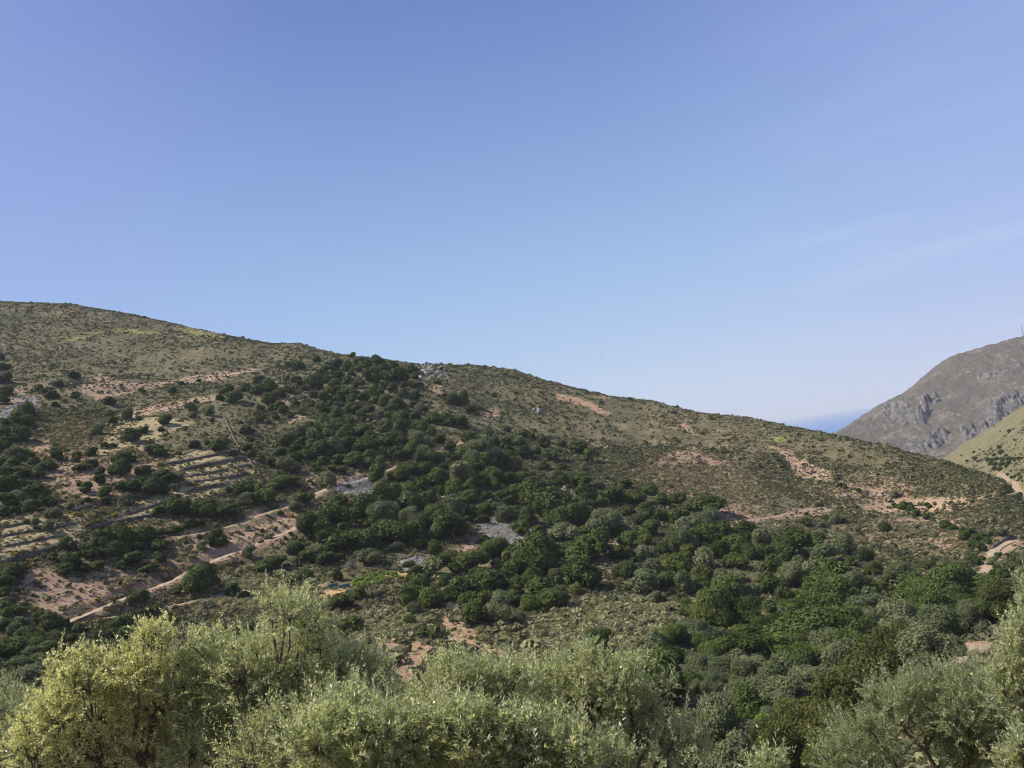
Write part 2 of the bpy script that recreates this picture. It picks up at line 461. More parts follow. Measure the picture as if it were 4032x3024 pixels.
A['brown'] = [
    [(330, 2250), (680, 2200), (1000, 2080), (1180, 2000), (1150, 2130), (800, 2260), (560, 2380), (300, 2450)],
    [(0, 1800), (250, 1700), (500, 1680), (640, 1740), (600, 1950), (350, 2040), (0, 2090)], [(450, 2060), (640, 2010), (760, 2010), (700, 2110), (450, 2110)],
    [(2540, 1800), (2750, 1760), (2980, 1870), (3060, 1950), (2990, 2040), (2860, 2060), (2780, 1970), (2600, 1950), (2470, 1890)],
    [(3000, 1900), (3300, 1960), (3600, 1990), (3600, 1900), (3400, 1850), (3250, 1920)],
    [(3400, 2040), (3800, 2040), (3820, 2200), (3600, 2180), (3400, 2120)],
]
A['scree'] = [
    [(1290, 1930), (1380, 1895), (1465, 1868), (1500, 1900), (1516, 1932), (1440, 1960), (1395, 1948)],
    [(1890, 2065), (1960, 2030), (2050, 2045), (2105, 2095), (2090, 2130), (2000, 2140), (1930, 2120)],
    [(1565, 2212), (1660, 2188), (1712, 2200), (1640, 2240), (1600, 2252)],
    [(30, 1600), (130, 1560), (150, 1590), (60, 1660), (0, 1680), (0, 1640)]
]
A['green'] = [
    [(230, 1345), (330, 1305), (470, 1292), (660, 1310), (560, 1320), (430, 1305), (300, 1340)],
    [(600, 1275), (760, 1290), (900, 1325), (820, 1330), (700, 1300)],
    [(3040, 1715), (3120, 1710), (3110, 1735), (3050, 1740)],
    [(1370, 2310), (1460, 2255), (1560, 2262), (1590, 2275), (1440, 2312)], [(3600, 1785), (3700, 1800), (3720, 1815), (3620, 1800)],
    [(2540, 1820), (2600, 1815), (2570, 1830)]
]
A['pale'] = [[(600, 1800), (780, 1780), (950, 1765), (1010, 1850), (900, 1925), (740, 1985), (560, 2035), (450, 2060), (420, 2040), (600, 1960), (690, 1880)],
    [(0, 2050), (200, 2010), (330, 2040), (330, 2110), (200, 2150), (0, 2210)], [(480, 1650), (640, 1640), (760, 1660), (640, 1720), (420, 1790), (330, 1830), (400, 1740)],
    [(0, 2130), (300, 2105), (310, 2125), (0, 2170)]]
A['sage'] = [[(2060, 2450), (2300, 2370), (2480, 2340), (2640, 2370), (2760, 2440), (2600, 2540), (2300, 2580), (2060, 2620)], [(1350, 2430), (1600, 2380), (1700, 2440), (1560, 2510), (1400, 2530)], [(720, 2280), (1250, 2250), (1230, 2330), (1000, 2400), (780, 2420)]]
A['gold'] = [[(1470, 2258), (1615, 2258), (1600, 2275), (1530, 2272)], [(1250, 2345), (1330, 2330), (1375, 2333), (1270, 2355)]]
PXX, PYY, PZZ = to_px(np.stack([GX, GY, GZ], -1))
jx = 16 * fbm(GX / 6, GY / 9, 3); jy = 12 * fbm(GX / 6 + 31, GY / 9 + 12, 3)
far_side = (RR[None] > 480) & (np.degrees(AZ)[:, None] > 21)
MASK = {}
for key, polys in A.items():
    m = np.zeros(GZ.shape, np.float32)
    for p in polys:
        p = np.array(p, float)
        bb = (PXX > p[:, 0].min() - 20) & (PXX < p[:, 0].max() + 20) & (PYY > p[:, 1].min() - 20) & (PYY < p[:, 1].max() + 20) & (RR[None] > 55) & ~far_side
        sel = np.nonzero(bb)
        m[sel] = np.maximum(m[sel], inside(p, PXX[sel] + jx[sel], PYY[sel] + jy[sel]).astype(np.float32))
    for _ in range(7):
        m[:, 1:-1] = 0.25 * m[:, :-2] + 0.5 * m[:, 1:-1] + 0.25 * m[:, 2:]; m[1:-1] = 0.25 * m[:-2] + 0.5 * m[1:-1] + 0.25 * m[2:]
    MASK[key] = m
EASTM = (far_side & (RR[None] > 470)).astype(np.float32)
MASK['soil'] = np.maximum(MASK['soil'], np.maximum(ROAD_MASK, BANK_MASK * smooth(-0.3, 0.15, fbm(GX / 6, GY / 6, 3))))

# ------------------------------------------------------------------ materials of the setting
def wave_soft(t, fac, lo, hi):
    n = nd(t, 'ShaderNodeMapRange', interpolation_type='SMOOTHSTEP'); n.inputs[1].default_value = lo; n.inputs[2].default_value = hi
    link(t, fac, n.inputs[0]); return n.outputs[0]

def attr(t, name):
    return nd(t, 'ShaderNodeAttribute', attribute_name=name)

def bump(t, b, height, strength, dist):
    n = nd(t, 'ShaderNodeBump'); n.inputs['Strength'].default_value = strength; n.inputs['Distance'].default_value = dist
    link(t, height, n.inputs['Height']); link(t, n.outputs[0], b.inputs['Normal'])

M_LAND, t, b = new_mat('hill_ground')
pos = nd(t, 'ShaderNodeNewGeometry').outputs['Position']
ma = attr(t, 'mask_a'); mb = attr(t, 'mask_b')
sa = nd(t, 'ShaderNodeSeparateColor'); link(t, ma.outputs['Color'], sa.inputs[0])
sb = nd(t, 'ShaderNodeSeparateColor'); link(t, mb.outputs['Color'], sb.inputs[0])
n_big = noise(t, 0.022, 5, 0.6, pos); n_mid = noise(t, 0.16, 6, 0.65, pos); n_fine = noise(t, 1.1, 5, 0.7, pos); n_grit = noise(t, 4.0, 3, 0.7, pos)
base = ramp(t, n_mid, [(0.30, (0.085, 0.077, 0.034)), (0.45, (0.138, 0.117, 0.055)), (0.58, (0.195, 0.155, 0.084)), (0.72, (0.285, 0.21, 0.125))])
grassy = ramp(t, n_fine, [(0.35, (0.072, 0.072, 0.032)), (0.6, (0.138, 0.123, 0.058))])
base = mixc(t, wave_soft(t, n_big, 0.38, 0.62), base, grassy)
base = mixc(t, wave_soft(t, n_fine, 0.56, 0.70), base, (0.33, 0.25, 0.16))
def ragged(sock, lo=0.3, hi=0.7, k=0.85):
    e1 = nd(t, 'ShaderNodeMath', operation='MULTIPLY_ADD'); link(t, n_mid, e1.inputs[0]); e1.inputs[1].default_value = 1.7; e1.inputs[2].default_value = -0.85
    e2 = nd(t, 'ShaderNodeMath', operation='MULTIPLY_ADD'); link(t, n_fine, e2.inputs[0]); e2.inputs[1].default_value = 1.5; e2.inputs[2].default_value = -0.75
    e3 = nd(t, 'ShaderNodeMath', operation='ADD'); link(t, e1.outputs[0], e3.inputs[0]); link(t, e2.outputs[0], e3.inputs[1])
    e4 = nd(t, 'ShaderNodeMath', operation='MULTIPLY_ADD'); link(t, sock, e4.inputs[0]); e4.inputs[1].default_value = k; link(t, e3.outputs[0], e4.inputs[2])
    e5 = nd(t, 'ShaderNodeMath', operation='MULTIPLY'); link(t, wave_soft(t, e4.outputs[0], lo, hi), e5.inputs[0]); link(t, wave_soft(t, sock, 0.03, 0.22), e5.inputs[1])
    return e5.outputs[0]
brown = ramp(t, n_fine, [(0.3, (0.20, 0.135, 0.085)), (0.5, (0.32, 0.215, 0.135)), (0.7, (0.42, 0.29, 0.19))])
base = mixc(t, ragged(sb.outputs[1]), base, brown)
east = ramp(t, n_mid, [(0.3, (0.115, 0.11, 0.052)), (0.55, (0.17, 0.15, 0.076)), (0.75, (0.24, 0.19, 0.115))])
base = mixc(t, mb.outputs['Alpha'], base, east)
green = ramp(t, n_fine, [(0.3, (0.165, 0.175, 0.05)), (0.7, (0.28, 0.27, 0.09))])
base = mixc(t, ragged(sa.outputs[1]), base, green)
palec = ramp(t, n_fine, [(0.3, (0.22, 0.185, 0.08)), (0.55, (0.37, 0.295, 0.155)), (0.75, (0.48, 0.37, 0.23))])
base = mixc(t, ragged(ma.outputs['Alpha'], 0.2, 0.6, 1.05), base, palec)
soil = ramp(t, n_fine, [(0.28, (0.25, 0.165, 0.10)), (0.5, (0.37, 0.252, 0.158)), (0.72, (0.48, 0.345, 0.235))])
soil = mixc(t, wave_soft(t, n_mid, 0.55, 0.75), soil, (0.32, 0.18, 0.105))
base = mixc(t, ragged(sa.outputs[0]), base, soil)
orange = ramp(t, n_fine, [(0.28, (0.24, 0.145, 0.08)), (0.5, (0.375, 0.24, 0.142)), (0.72, (0.48, 0.33, 0.215))])
base = mixc(t, ragged(sb.outputs[0], 0.3, 0.65, 0.98), base, orange)
scree = ramp(t, n_fine, [(0.3, (0.17, 0.16, 0.15)), (0.55, (0.30, 0.285, 0.265)), (0.75, (0.42, 0.40, 0.37))])
base = mixc(t, ragged(sa.outputs[2], 0.2, 0.5, 1.2), base, scree)
base = mixc(t, ragged(sb.outputs[2], 0.2, 0.5, 1.2), base, ramp(t, n_fine, [(0.3, (0.45, 0.29, 0.12)), (0.7, (0.62, 0.43, 0.2))]))
gritc = ramp(t, n_grit, [(0.3, 0.72), (0.6, 1.08)])
base = mixc(t, 1.0, base, gritc, 'MULTIPLY')
link(t, base, b.inputs['Base Color'])
b.inputs['Roughness'].default_value = 0.95
add = nd(t, 'ShaderNodeMath', operation='MULTIPLY_ADD'); link(t, n_fine, add.inputs[0]); add.inputs[1].default_value = 1.0; link(t, n_mid, add.inputs[2])
bump(t, b, add.outputs[0], 0.9, 0.8)

M_TRACK, t, b = new_mat('packed_earth')
pos = nd(t, 'ShaderNodeNewGeometry').outputs['Position']
n1 = noise(t, 0.5, 5, 0.65, pos); n2 = noise(t, 3.0, 4, 0.7, pos)
c = ramp(t, n1, [(0.3, (0.26, 0.195, 0.122)), (0.55, (0.37, 0.278, 0.182)), (0.75, (0.46, 0.36, 0.25))])
c = mixc(t, 1.0, c, ramp(t, n2, [(0.3, 0.75), (0.65, 1.05)]), 'MULTIPLY')
link(t, c, b.inputs['Base Color']); bump(t, b, n2, 0.5, 0.2)

M_WALL, t, b = new_mat('dry_stone')
pos = nd(t, 'ShaderNodeNewGeometry').outputs['Position']
v = nd(t, 'ShaderNodeTexVoronoi'); v.inputs['Scale'].default_value = 3.0; link(t, pos, v.inputs['Vector'])
hs = nd(t, 'ShaderNodeSeparateColor'); link(t, v.outputs['Color'], hs.inputs[0])
c = ramp(t, hs.outputs[0], [(0.0, (0.06, 0.05, 0.036)), (0.6, (0.10, 0.085, 0.065)), (1.0, (0.2, 0.175, 0.14))])
link(t, c, b.inputs['Base Color']); bump(t, b, v.outputs['Distance'], 0.8, 0.15)

M_ROCK, t, b = new_mat('limestone')
pos = nd(t, 'ShaderNodeNewGeometry').outputs['Position']
n1 = noise(t, 0.8, 6, 0.7, pos)
oi = nd(t, 'ShaderNodeAttribute', attribute_name='tint')
c = ramp(t, n1, [(0.3, (0.16, 0.145, 0.125)), (0.55, (0.29, 0.265, 0.23)), (0.75, (0.42, 0.39, 0.34))])
c = mixc(t, 1.0, c, ramp(t, oi.outputs['Fac'], [(0, 0.55), (1, 1.1)]), 'MULTIPLY')
link(t, c, b.inputs['Base Color']); bump(t, b, n1, 0.8, 0.3)

M_MOUNT, t, b = new_mat('mountain_ground')
g = nd(t, 'ShaderNodeNewGeometry'); pos = g.outputs['Position']
n_big = noise(t, 0.006, 5, 0.6, pos); n_mid = noise(t, 0.03, 7, 0.7, pos); n_fine = noise(t, 0.16, 6, 0.75, pos)
c = ramp(t, n_big, [(0.35, (0.104, 0.09, 0.074)), (0.5, (0.128, 0.108, 0.085)), (0.65, (0.098, 0.092, 0.068))])
c = mixc(t, wave_soft(t, n_mid, 0.5, 0.66), c, (0.185, 0.15, 0.115))
c = mixc(t, wave_soft(t, n_fine, 0.50, 0.66), c, (0.075, 0.078, 0.055))
rock = attr(t, 'rock')
n_r = nd(t, 'ShaderNodeMath', operation='MULTIPLY_ADD'); link(t, n_fine, n_r.inputs[0]); n_r.inputs[1].default_value = 1.4; link(t, rock.outputs['Fac'], n_r.inputs[2])
rockc = ramp(t, n_fine, [(0.3, (0.06, 0.056, 0.054)), (0.5, (0.15, 0.138, 0.13)), (0.7, (0.29, 0.27, 0.25))])
c = mixc(t, wave_soft(t, n_r.outputs[0], 0.98, 1.2), c, rockc)
n_fl = noise(t, 0.22, 4, 0.7, pos)
n_fa = nd(t, 'ShaderNodeMath', operation='MULTIPLY_ADD'); link(t, n_mid, n_fa.inputs[0]); n_fa.inputs[1].default_value = 0.5; link(t, n_fl, n_fa.inputs[2])
c = mixc(t, wave_soft(t, n_fa.outputs[0], 0.82, 0.95), c, (0.27, 0.25, 0.225))
c = mixc(t, wave_soft(t, n_fa.outputs[0], 0.68, 0.55), c, (0.085, 0.082, 0.062))
link(t, c, b.inputs['Base Color']); b.inputs['Roughness'].default_value = 0.95
bump(t, b, n_fine, 1.0, 5.0)

M_SEA, t, b = new_mat('sea_water')
b.inputs['Base Color'].default_value = (0.05, 0.145, 0.345, 1)
b.inputs['Roughness'].default_value = 0.6
b.inputs['Specular IOR Level'].default_value = 0.12
tc = nd(t, 'ShaderNodeNewGeometry')
bump(t, b, noise(t, 0.02, 4, 0.6, tc.outputs['Position']), 0.4, 4.0)

# ------------------------------------------------------------------ the sky
nt.nodes.remove(w_bg)
w_bg = nt.nodes.new('ShaderNodeBackground'); w_bg.inputs['Strength'].default_value = 0.70
tcn = nd(nt, 'ShaderNodeTexCoord')
sx = nd(nt, 'ShaderNodeSeparateXYZ'); link(nt, tcn.outputs['Generated'], sx.inputs[0])
el = nd(nt, 'ShaderNodeMath', operation='ARCSINE'); link(nt, sx.outputs[2], el.inputs[0])
eln = nd(nt, 'ShaderNodeMath', operation='DIVIDE'); link(nt, el.outputs[0], eln.inputs[0]); eln.inputs[1].default_value = math.pi / 2
def lin(r, g, b_):
    f = lambda v: ((v / 255 + 0.055) / 1.055) ** 2.4 if v > 10 else v / 255 / 12.92
    return (f(r), f(g), f(b_))
E = lambda d: d / 90.0
SKY = ramp(nt, eln.outputs[0], [(0.0, lin(205, 218, 244)), (E(2.5), lin(199, 216, 245)), (E(6), lin(181, 207, 243)), (E(11.5), lin(160, 194, 238)),
                                (E(18), lin(139, 172, 226)), (E(23), lin(124, 155, 215)), (E(28.5), lin(109, 137, 203)), (1.0, lin(58, 84, 158))])
nt.nodes.remove(w_sky)
w_sky = nd(nt, 'ShaderNodeTexSky', sky_type='NISHITA', sun_disc=False, sun_elevation=SUN_EL, sun_rotation=SUN_AZ, altitude=150.0, air_density=1.0, dust_density=0.4, ozone_density=3.0)
sk = mixc(nt, 1.0, w_sky.outputs[0], (0.10, 0.10, 0.105), 'MULTIPLY')
SKY = mixc(nt, 0.82, sk, SKY)
# paler, slightly violet air towards both sides of the view, and thin cirrus low over the sea
azn = nd(nt, 'ShaderNodeMath', operation='ARCTAN2'); link(nt, sx.outputs[0], azn.inputs[0]); link(nt, sx.outputs[1], azn.inputs[1])
ab = nd(nt, 'ShaderNodeMath', operation='ABSOLUTE'); link(nt, azn.outputs[0], ab.inputs[0])
sidef = wave_soft(nt, ab.outputs[0], 0.12, 0.62)
sm = nd(nt, 'ShaderNodeMath', operation='MULTIPLY'); link(nt, sidef, sm.inputs[0]); sm.inputs[1].default_value = 0.42
SKY = mixc(nt, sm.outputs[0], SKY, lin(163, 176, 236))
mp = nd(nt, 'ShaderNodeMapping'); mp.inputs['Rotation'].default_value = (0, math.radians(-6), 0); mp.inputs['Scale'].default_value = (1.6, 1.6, 11.0)
link(nt, tcn.outputs['Generated'], mp.inputs[0])
cn = noise(nt, 2.6, 5, 0.55, mp.outputs[0])
cf = wave_soft(nt, cn, 0.40, 0.80)
ca = wave_soft(nt, azn.outputs[0], 0.15, 0.55)
ce = ramp(nt, eln.outputs[0], [(0.0, 0.35), (E(6), 0.5), (E(10), 0.42), (E(15), 0.12), (E(25), 0.04), (E(40), 0.02)])
m1 = nd(nt, 'ShaderNodeMath', operation='MULTIPLY'); link(nt, cf, m1.inputs[0]); link(nt, ca, m1.inputs[1])
m2 = nd(nt, 'ShaderNodeMath', operation='MULTIPLY'); link(nt, m1.outputs[0], m2.inputs[0]); link(nt, ce, m2.inputs[1])
SKY = mixc(nt, m2.outputs[0], SKY, lin(214, 223, 247))
link(nt, SKY, w_bg.inputs[0]); link(nt, w_bg.outputs[0], w_out.inputs[0])

# ------------------------------------------------------------------ the land itself
stack = lambda *k: np.stack([MASK[x] if x in MASK else np.zeros(GZ.shape, np.float32) for x in k], -1).reshape(-1, len(k))
zero = np.zeros((GZ.size, 1), np.float32)
mask_a = stack('soil', 'green', 'scree', 'pale')
mask_b = np.concatenate([stack('orange', 'brown', 'gold'), EASTM.reshape(-1, 1)], 1)
land = mesh_np('hillside', np.stack([GX, GY, GZ], -1).reshape(-1, 3), grid_quads(NAZ, NR), M_LAND, smooth_=True, attr={'mask_a': mask_a, 'mask_b': mask_b})
tag(land, kind='structure')
# ground behind the viewer
bx, by = np.meshgrid(np.linspace(-260, 260, 60), np.linspace(-240, 8, 40), indexing='ij')
bz = -3.2 - 0.42 * by + 2 * fbm(bx / 30, by / 30, 3)
tag(mesh_np('near_slope', np.stack([bx, by, bz], -1).reshape(-1, 3), grid_quads(60, 40), M_LAND, smooth_=True), kind='structure')

TR_OF = {'footpath': 'footpath', 'valley_road': 'dirt_road', 'near_road': 'dirt_road', 'far_road': 'dirt_road'}
for nm, (L, hw) in track_lines.items():
    T = np.gradient(L[:, :2], axis=0); T /= np.linalg.norm(T, axis=1)[:, None] + 1e-9
    Nn = np.stack([-T[:, 1], T[:, 0]], 1)
    cols = np.linspace(-1, 1, 7)
    V = np.zeros((len(L), 7, 3))
    wob = 0.5 * fbm(np.arange(len(L)) / 4.0, np.full(len(L), 3.3 + hw), 2)
    for j, c_ in enumerate(cols):
        V[:, j, :2] = L[:, :2] + Nn * (c_ * (hw + wob * (1 if c_ > 0 else -1)))[:, None]
        V[:, j, 2] = L[:, 2] + 0.03 - 0.10 * c_ ** 4 - 0.03 * (abs(abs(c_) - 0.5) < 0.2)
    tag(mesh_np(TR_OF.get(nm, 'dirt_track'), V.reshape(-1, 3), grid_quads(len(L), 7), M_TRACK, smooth_=True), kind='structure')

# the mountain across the mouth of the valley
MT = [(3180, 1760, 1560), (3290, 1703, 1600), (3350, 1668, 1625), (3450, 1600, 1660), (3550, 1552, 1700), (3600, 1515, 1715), (3650, 1470, 1730), (3700, 1430, 1745), (3750, 1402, 1760), (3850, 1372, 1775),
      (3950, 1343, 1790), (4032, 1322, 1800), (4200, 1285, 1810), (4450, 1240, 1820)]
MB = [(3290, 1740, 1480), (3450, 1760, 1400), (3650, 1795, 1370), (3800, 1790, 1350), (3900, 1720, 1370), (4032, 1650, 1380), (4300, 1560, 1380),
      (3500, 1680, 1520), (3650, 1640, 1540), (3850, 1540, 1570), (4000, 1480, 1580), (4300, 1400, 1590), (3700, 1720, 1450), (3950, 1620, 1470)]
mp_ = [at_dist(*p) for p in MT + MB]
for p in MT:
    q = at_dist(*p); q = q * (1 + 160 / p[2]); q[2] = at_dist(*p)[2] - 50; mp_.append(q)
for p in MB[:7]:
    q = at_dist(*p); q = q * (1 - 230 / p[2]); q[2] = at_dist(*p)[2] - 70; mp_.append(q)
mp_ = np.array(mp_)
mw = tps_fit(mp_[:, :2] / 100, mp_[:, 2], 0.01)
maz = np.radians(np.linspace(17, 48, 620)); mr = np.concatenate([np.arange(1080, 1860, 3.0), np.arange(1860, 2500, 20.0)])
mx, my = np.sin(maz)[:, None] * mr, np.cos(maz)[:, None] * mr
mz = tps_eval(mp_[:, :2] / 100, mw, mx / 100, my / 100)
wm = np.interp(maz, np.arctan2(ray([p[0] for p in MT], [p[1] for p in MT])[:, 0], ray([p[0] for p in MT], [p[1] for p in MT])[:, 1]), ray([p[0] for p in MT], [p[1] for p in MT])[:, 2])
mz = mz + 7 * fbm(mx / 90, my / 90, 4)
for _ in range(3):
    e_ = (mz / mr)[:, mr < 1880].max(1)
    mz = mz + (wm - e_)[:, None] * mr * smooth(1380, 1760, mr)
qx, qy, _z = to_px(np.stack([mx, my, mz], -1))
CRAG = [[(3780, 1720), (3850, 1690), (3870, 1640), (3900, 1600), (3960, 1570), (4032, 1555), (4120, 1520), (4120, 1620), (4000, 1640), (3900, 1700), (3800, 1745)],
        [(3615, 1600), (3640, 1565), (3700, 1545), (3730, 1560), (3660, 1590), (3645, 1640), (3640, 1665), (3600, 1670)],
        [(3560, 1760), (3620, 1740), (3680, 1720), (3720, 1690), (3740, 1720), (3700, 1760), (3620, 1785), (3570, 1785)],
        [(3480, 1600), (3560, 1590), (3600, 1610), (3600, 1660), (3560, 1680), (3500, 1650)],
        [(3840, 1480), (3880, 1465), (3960, 1460), (4032, 1440), (4032, 1460), (3930, 1485), (3850, 1500)]]
jx2 = 14 * fbm(mx / 40, my / 40, 3); jy2 = 10 * fbm(mx / 40 + 9, my / 40 + 5, 3)
rock = np.zeros(mz.shape)
for i, p in enumerate(CRAG):
    rock = np.maximum(rock, inside(p, qx + jx2, qy + jy2) * (1.0 if i in (0, 1, 2) else 0.55))
for _ in range(2):
    rock[1:-1] = 0.25 * rock[:-2] + 0.5 * rock[1:-1] + 0.25 * rock[2:]; rock[:, 1:-1] = 0.25 * rock[:, :-2] + 0.5 * rock[:, 1:-1] + 0.25 * rock[:, 2:]
ridge = 1 - np.abs(fbm(mx / 26, my / 45, 4)) * 2
ridge2 = 1 - np.abs(fbm(mx / 9 + 3, my / 14, 3)) * 2
mz = mz + rock * (11 * ridge + 6 * ridge2 + 8 * np.round(2.5 * fbm(mx / 30 + 4, my / 22, 3)) - 8) + 2.6 * fbm(mx / 8, my / 10, 3)
tag(mesh_np('mountain', np.stack([mx, my, mz], -1).reshape(-1, 3), grid_quads(620, len(mr)), M_MOUNT, smooth_=False,
            attr={'rock': rock.reshape(-1)}), kind='structure')
SEA_Z = -150.0
sx_, sy_ = np.meshgrid(np.linspace(-28000, 28000, 31), np.linspace(-1500, 40000, 31), indexing='ij')
tag(mesh_np('sea', np.stack([sx_, sy_, np.full(sx_.shape, SEA_Z)], -1).reshape(-1, 3), grid_quads(31, 31), M_SEA), kind='structure')

# ------------------------------------------------------------------ foliage: materials
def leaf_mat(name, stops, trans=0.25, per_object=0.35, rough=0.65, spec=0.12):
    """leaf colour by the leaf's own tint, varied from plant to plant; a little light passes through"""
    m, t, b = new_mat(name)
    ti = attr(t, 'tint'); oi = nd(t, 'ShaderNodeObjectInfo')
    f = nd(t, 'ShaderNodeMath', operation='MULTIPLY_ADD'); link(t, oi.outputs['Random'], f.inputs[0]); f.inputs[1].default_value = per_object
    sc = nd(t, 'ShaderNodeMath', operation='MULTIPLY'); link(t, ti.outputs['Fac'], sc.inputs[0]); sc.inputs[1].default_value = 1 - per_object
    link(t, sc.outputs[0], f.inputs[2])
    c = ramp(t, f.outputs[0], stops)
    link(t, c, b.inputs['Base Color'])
    b.inputs['Roughness'].default_value = rough; b.inputs['Specular IOR Level'].default_value = spec
    if trans > 0:
        tr = nd(t, 'ShaderNodeBsdfTranslucent'); mx_ = nd(t, 'ShaderNodeMixShader'); mx_.inputs[0].default_value = trans
        cc = mixc(t, 1.0, c, (1.25, 1.2, 0.7), 'MULTIPLY'); link(t, cc, tr.inputs['Color'])
        out = t.nodes['Material Output']
        link(t, b.outputs[0], mx_.inputs[1]); link(t, tr.outputs[0], mx_.inputs[2]); link(t, mx_.outputs[0], out.inputs['Surface'])
    return m

M_OAK = leaf_mat('oak_leaves', [(0.05, (0.034, 0.050, 0.010)), (0.4, (0.054, 0.077, 0.015)), (0.7, (0.078, 0.098, 0.020)), (1.0, (0.125, 0.135, 0.032))], 0.12, 0.4)
M_WILD = leaf_mat('grey_green_leaves', [(0.05, (0.085, 0.105, 0.048)), (0.5, (0.138, 0.158, 0.072)), (1.0, (0.225, 0.24, 0.12))], 0.15, 0.5)
M_BROAD = leaf_mat('broad_leaves', [(0.05, (0.057, 0.084, 0.020)), (0.5, (0.090, 0.122, 0.030)), (1.0, (0.155, 0.185, 0.050))], 0.22, 0.5)
M_CAROB = leaf_mat('carob_leaves', [(0.05, (0.046, 0.055, 0.013)), (0.5, (0.072, 0.082, 0.02)), (1.0, (0.115, 0.118, 0.03))], 0.15, 0.4)
M_LIME = leaf_mat('young_bright_leaves', [(0.05, (0.085, 0.125, 0.02)), (0.5, (0.14, 0.19, 0.033)), (1.0, (0.22, 0.27, 0.055))], 0.3, 0.2)
M_VINE = leaf_mat('vine_leaves', [(0.05, (0.12, 0.17, 0.03)), (0.5, (0.20, 0.27, 0.045)), (1.0, (0.30, 0.37, 0.08))], 0.3, 0.2)
M_BROOM = leaf_mat('broom_flowers', [(0.05, (0.09, 0.09, 0.02)), (0.45, (0.24, 0.17, 0.02)), (1.0, (0.55, 0.36, 0.02))], 0.1, 0.15)
M_SCRUB = leaf_mat('scrub_leaves', [(0.0, (0.06, 0.067, 0.034)), (0.3, (0.104, 0.104, 0.053)), (0.5, (0.158, 0.144, 0.078)), (0.68, (0.22, 0.184, 0.11)), (0.8, (0.255, 0.203, 0.135)), (1.0, (0.285, 0.305, 0.15))], 0.3, 0.0, 0.8, 0.1)
M_DEAD = leaf_mat('bare_twigs', [(0.0, (0.10, 0.085, 0.075)), (1.0, (0.2, 0.175, 0.16))], 0.0, 0.3)
M_BARK, t, b = new_mat('bark')
pos = nd(t, 'ShaderNodeNewGeometry').outputs['Position']
n1 = noise(t, 6.0, 5, 0.7, pos)
link(t, ramp(t, n1, [(0.3, (0.055, 0.042, 0.033)), (0.7, (0.17, 0.14, 0.115))]), b.inputs['Base Color']); bump(t, b, n1, 0.8, 0.05)

# ------------------------------------------------------------------ foliage: shapes
def unit(v):
    return v / (np.linalg.norm(v, axis=-1, keepdims=True) + 1e-9)

def leaf_quads(rng, P, N, size, aspect=0.6, jitter=0.7):
    """a lozenge-shaped leaf spray at every point, facing roughly along N"""
    n = len(P)
    nn = unit(N + jitter * rng.normal(size=(n, 3)))
    tt = unit(np.cross(nn, rng.normal(size=(n, 3))))
    bb = np.cross(nn, tt)
    s = np.asarray(size).reshape(-1, 1) * np.ones((n, 1))
    a = s * aspect
    V = np.stack([P + tt * s, P + bb * a, P - tt * s, P - bb * a], 1).reshape(-1, 3)
    return V, np.arange(4 * n).reshape(n, 4)

def ball(c, r, nu=8, nv=6, squash=1.0, rng=None):
    u = np.linspace(0, 2 * np.pi, nu, endpoint=False); v = np.linspace(0.12, np.pi - 0.12, nv)
    U, Vv = np.meshgrid(u, v, indexing='ij')
    rr = r * (1 if rng is None else (1 + 0.12 * rng.normal(size=U.shape)))
    P = np.stack([c[0] + rr * np.cos(U) * np.sin(Vv), c[1] + rr * np.sin(U) * np.sin(Vv), c[2] + squash * rr * np.cos(Vv)], -1)
    i = np.arange(nu * nv).reshape(nu, nv); j = np.roll(i, -1, 0)
    return P.reshape(-1, 3), np.stack([i[:, :-1], i[:, 1:], j[:, 1:], j[:, :-1]], -1).reshape(-1, 4)

def tube(P, R, sides=6):
    P = np.asarray(P, float); R = np.asarray(R, float)
    T = unit(np.gradient(P, axis=0)); ref = np.array([0.31, 0.17, 0.93])
    A1 = unit(np.cross(T, ref)); B1 = np.cross(T, A1)
    ang = np.linspace(0, 2 * np.pi, sides, endpoint=False)
    V = P[:, None] + R[:, None, None] * (np.cos(ang)[None, :, None] * A1[:, None] + np.sin(ang)[None, :, None] * B1[:, None])
    n = len(P); i = np.arange(n * sides).reshape(n, sides); j = np.roll(i, -1, 1)
    return V.reshape(-1, 3), np.stack([i[:-1], j[:-1], j[1:], i[1:]], -1).reshape(-1, 4)

def merge(parts):
    V, Q, o = [], [], 0
    for v, q in parts:
        V.append(v); Q.append(q + o); o += len(v)
    return np.concatenate(V), np.concatenate(Q)

def lobes_of(rng, n, flat, spread, top):
    L = [((rng.uniform(-.12, .12), rng.uniform(-.12, .12), top * 0.62), 0.46)]
    for k in range(n):
        a = 2 * np.pi * (k + rng.uniform(0, 0.8)) / n * (2 if k >= n // 2 else 1) + rng.uniform(0, 1)
        r = spread * (rng.uniform(0.72, 1.0) if k < n // 2 + 1 else rng.uniform(0.25, 0.7))
        z = top * (rng.uniform(0.30, 0.48) if k < n // 2 + 1 else rng.uniform(0.55, 0.8))
        L.append(((r * math.cos(a), r * math.sin(a), z), rng.uniform(0.25, 0.42)))
    return L

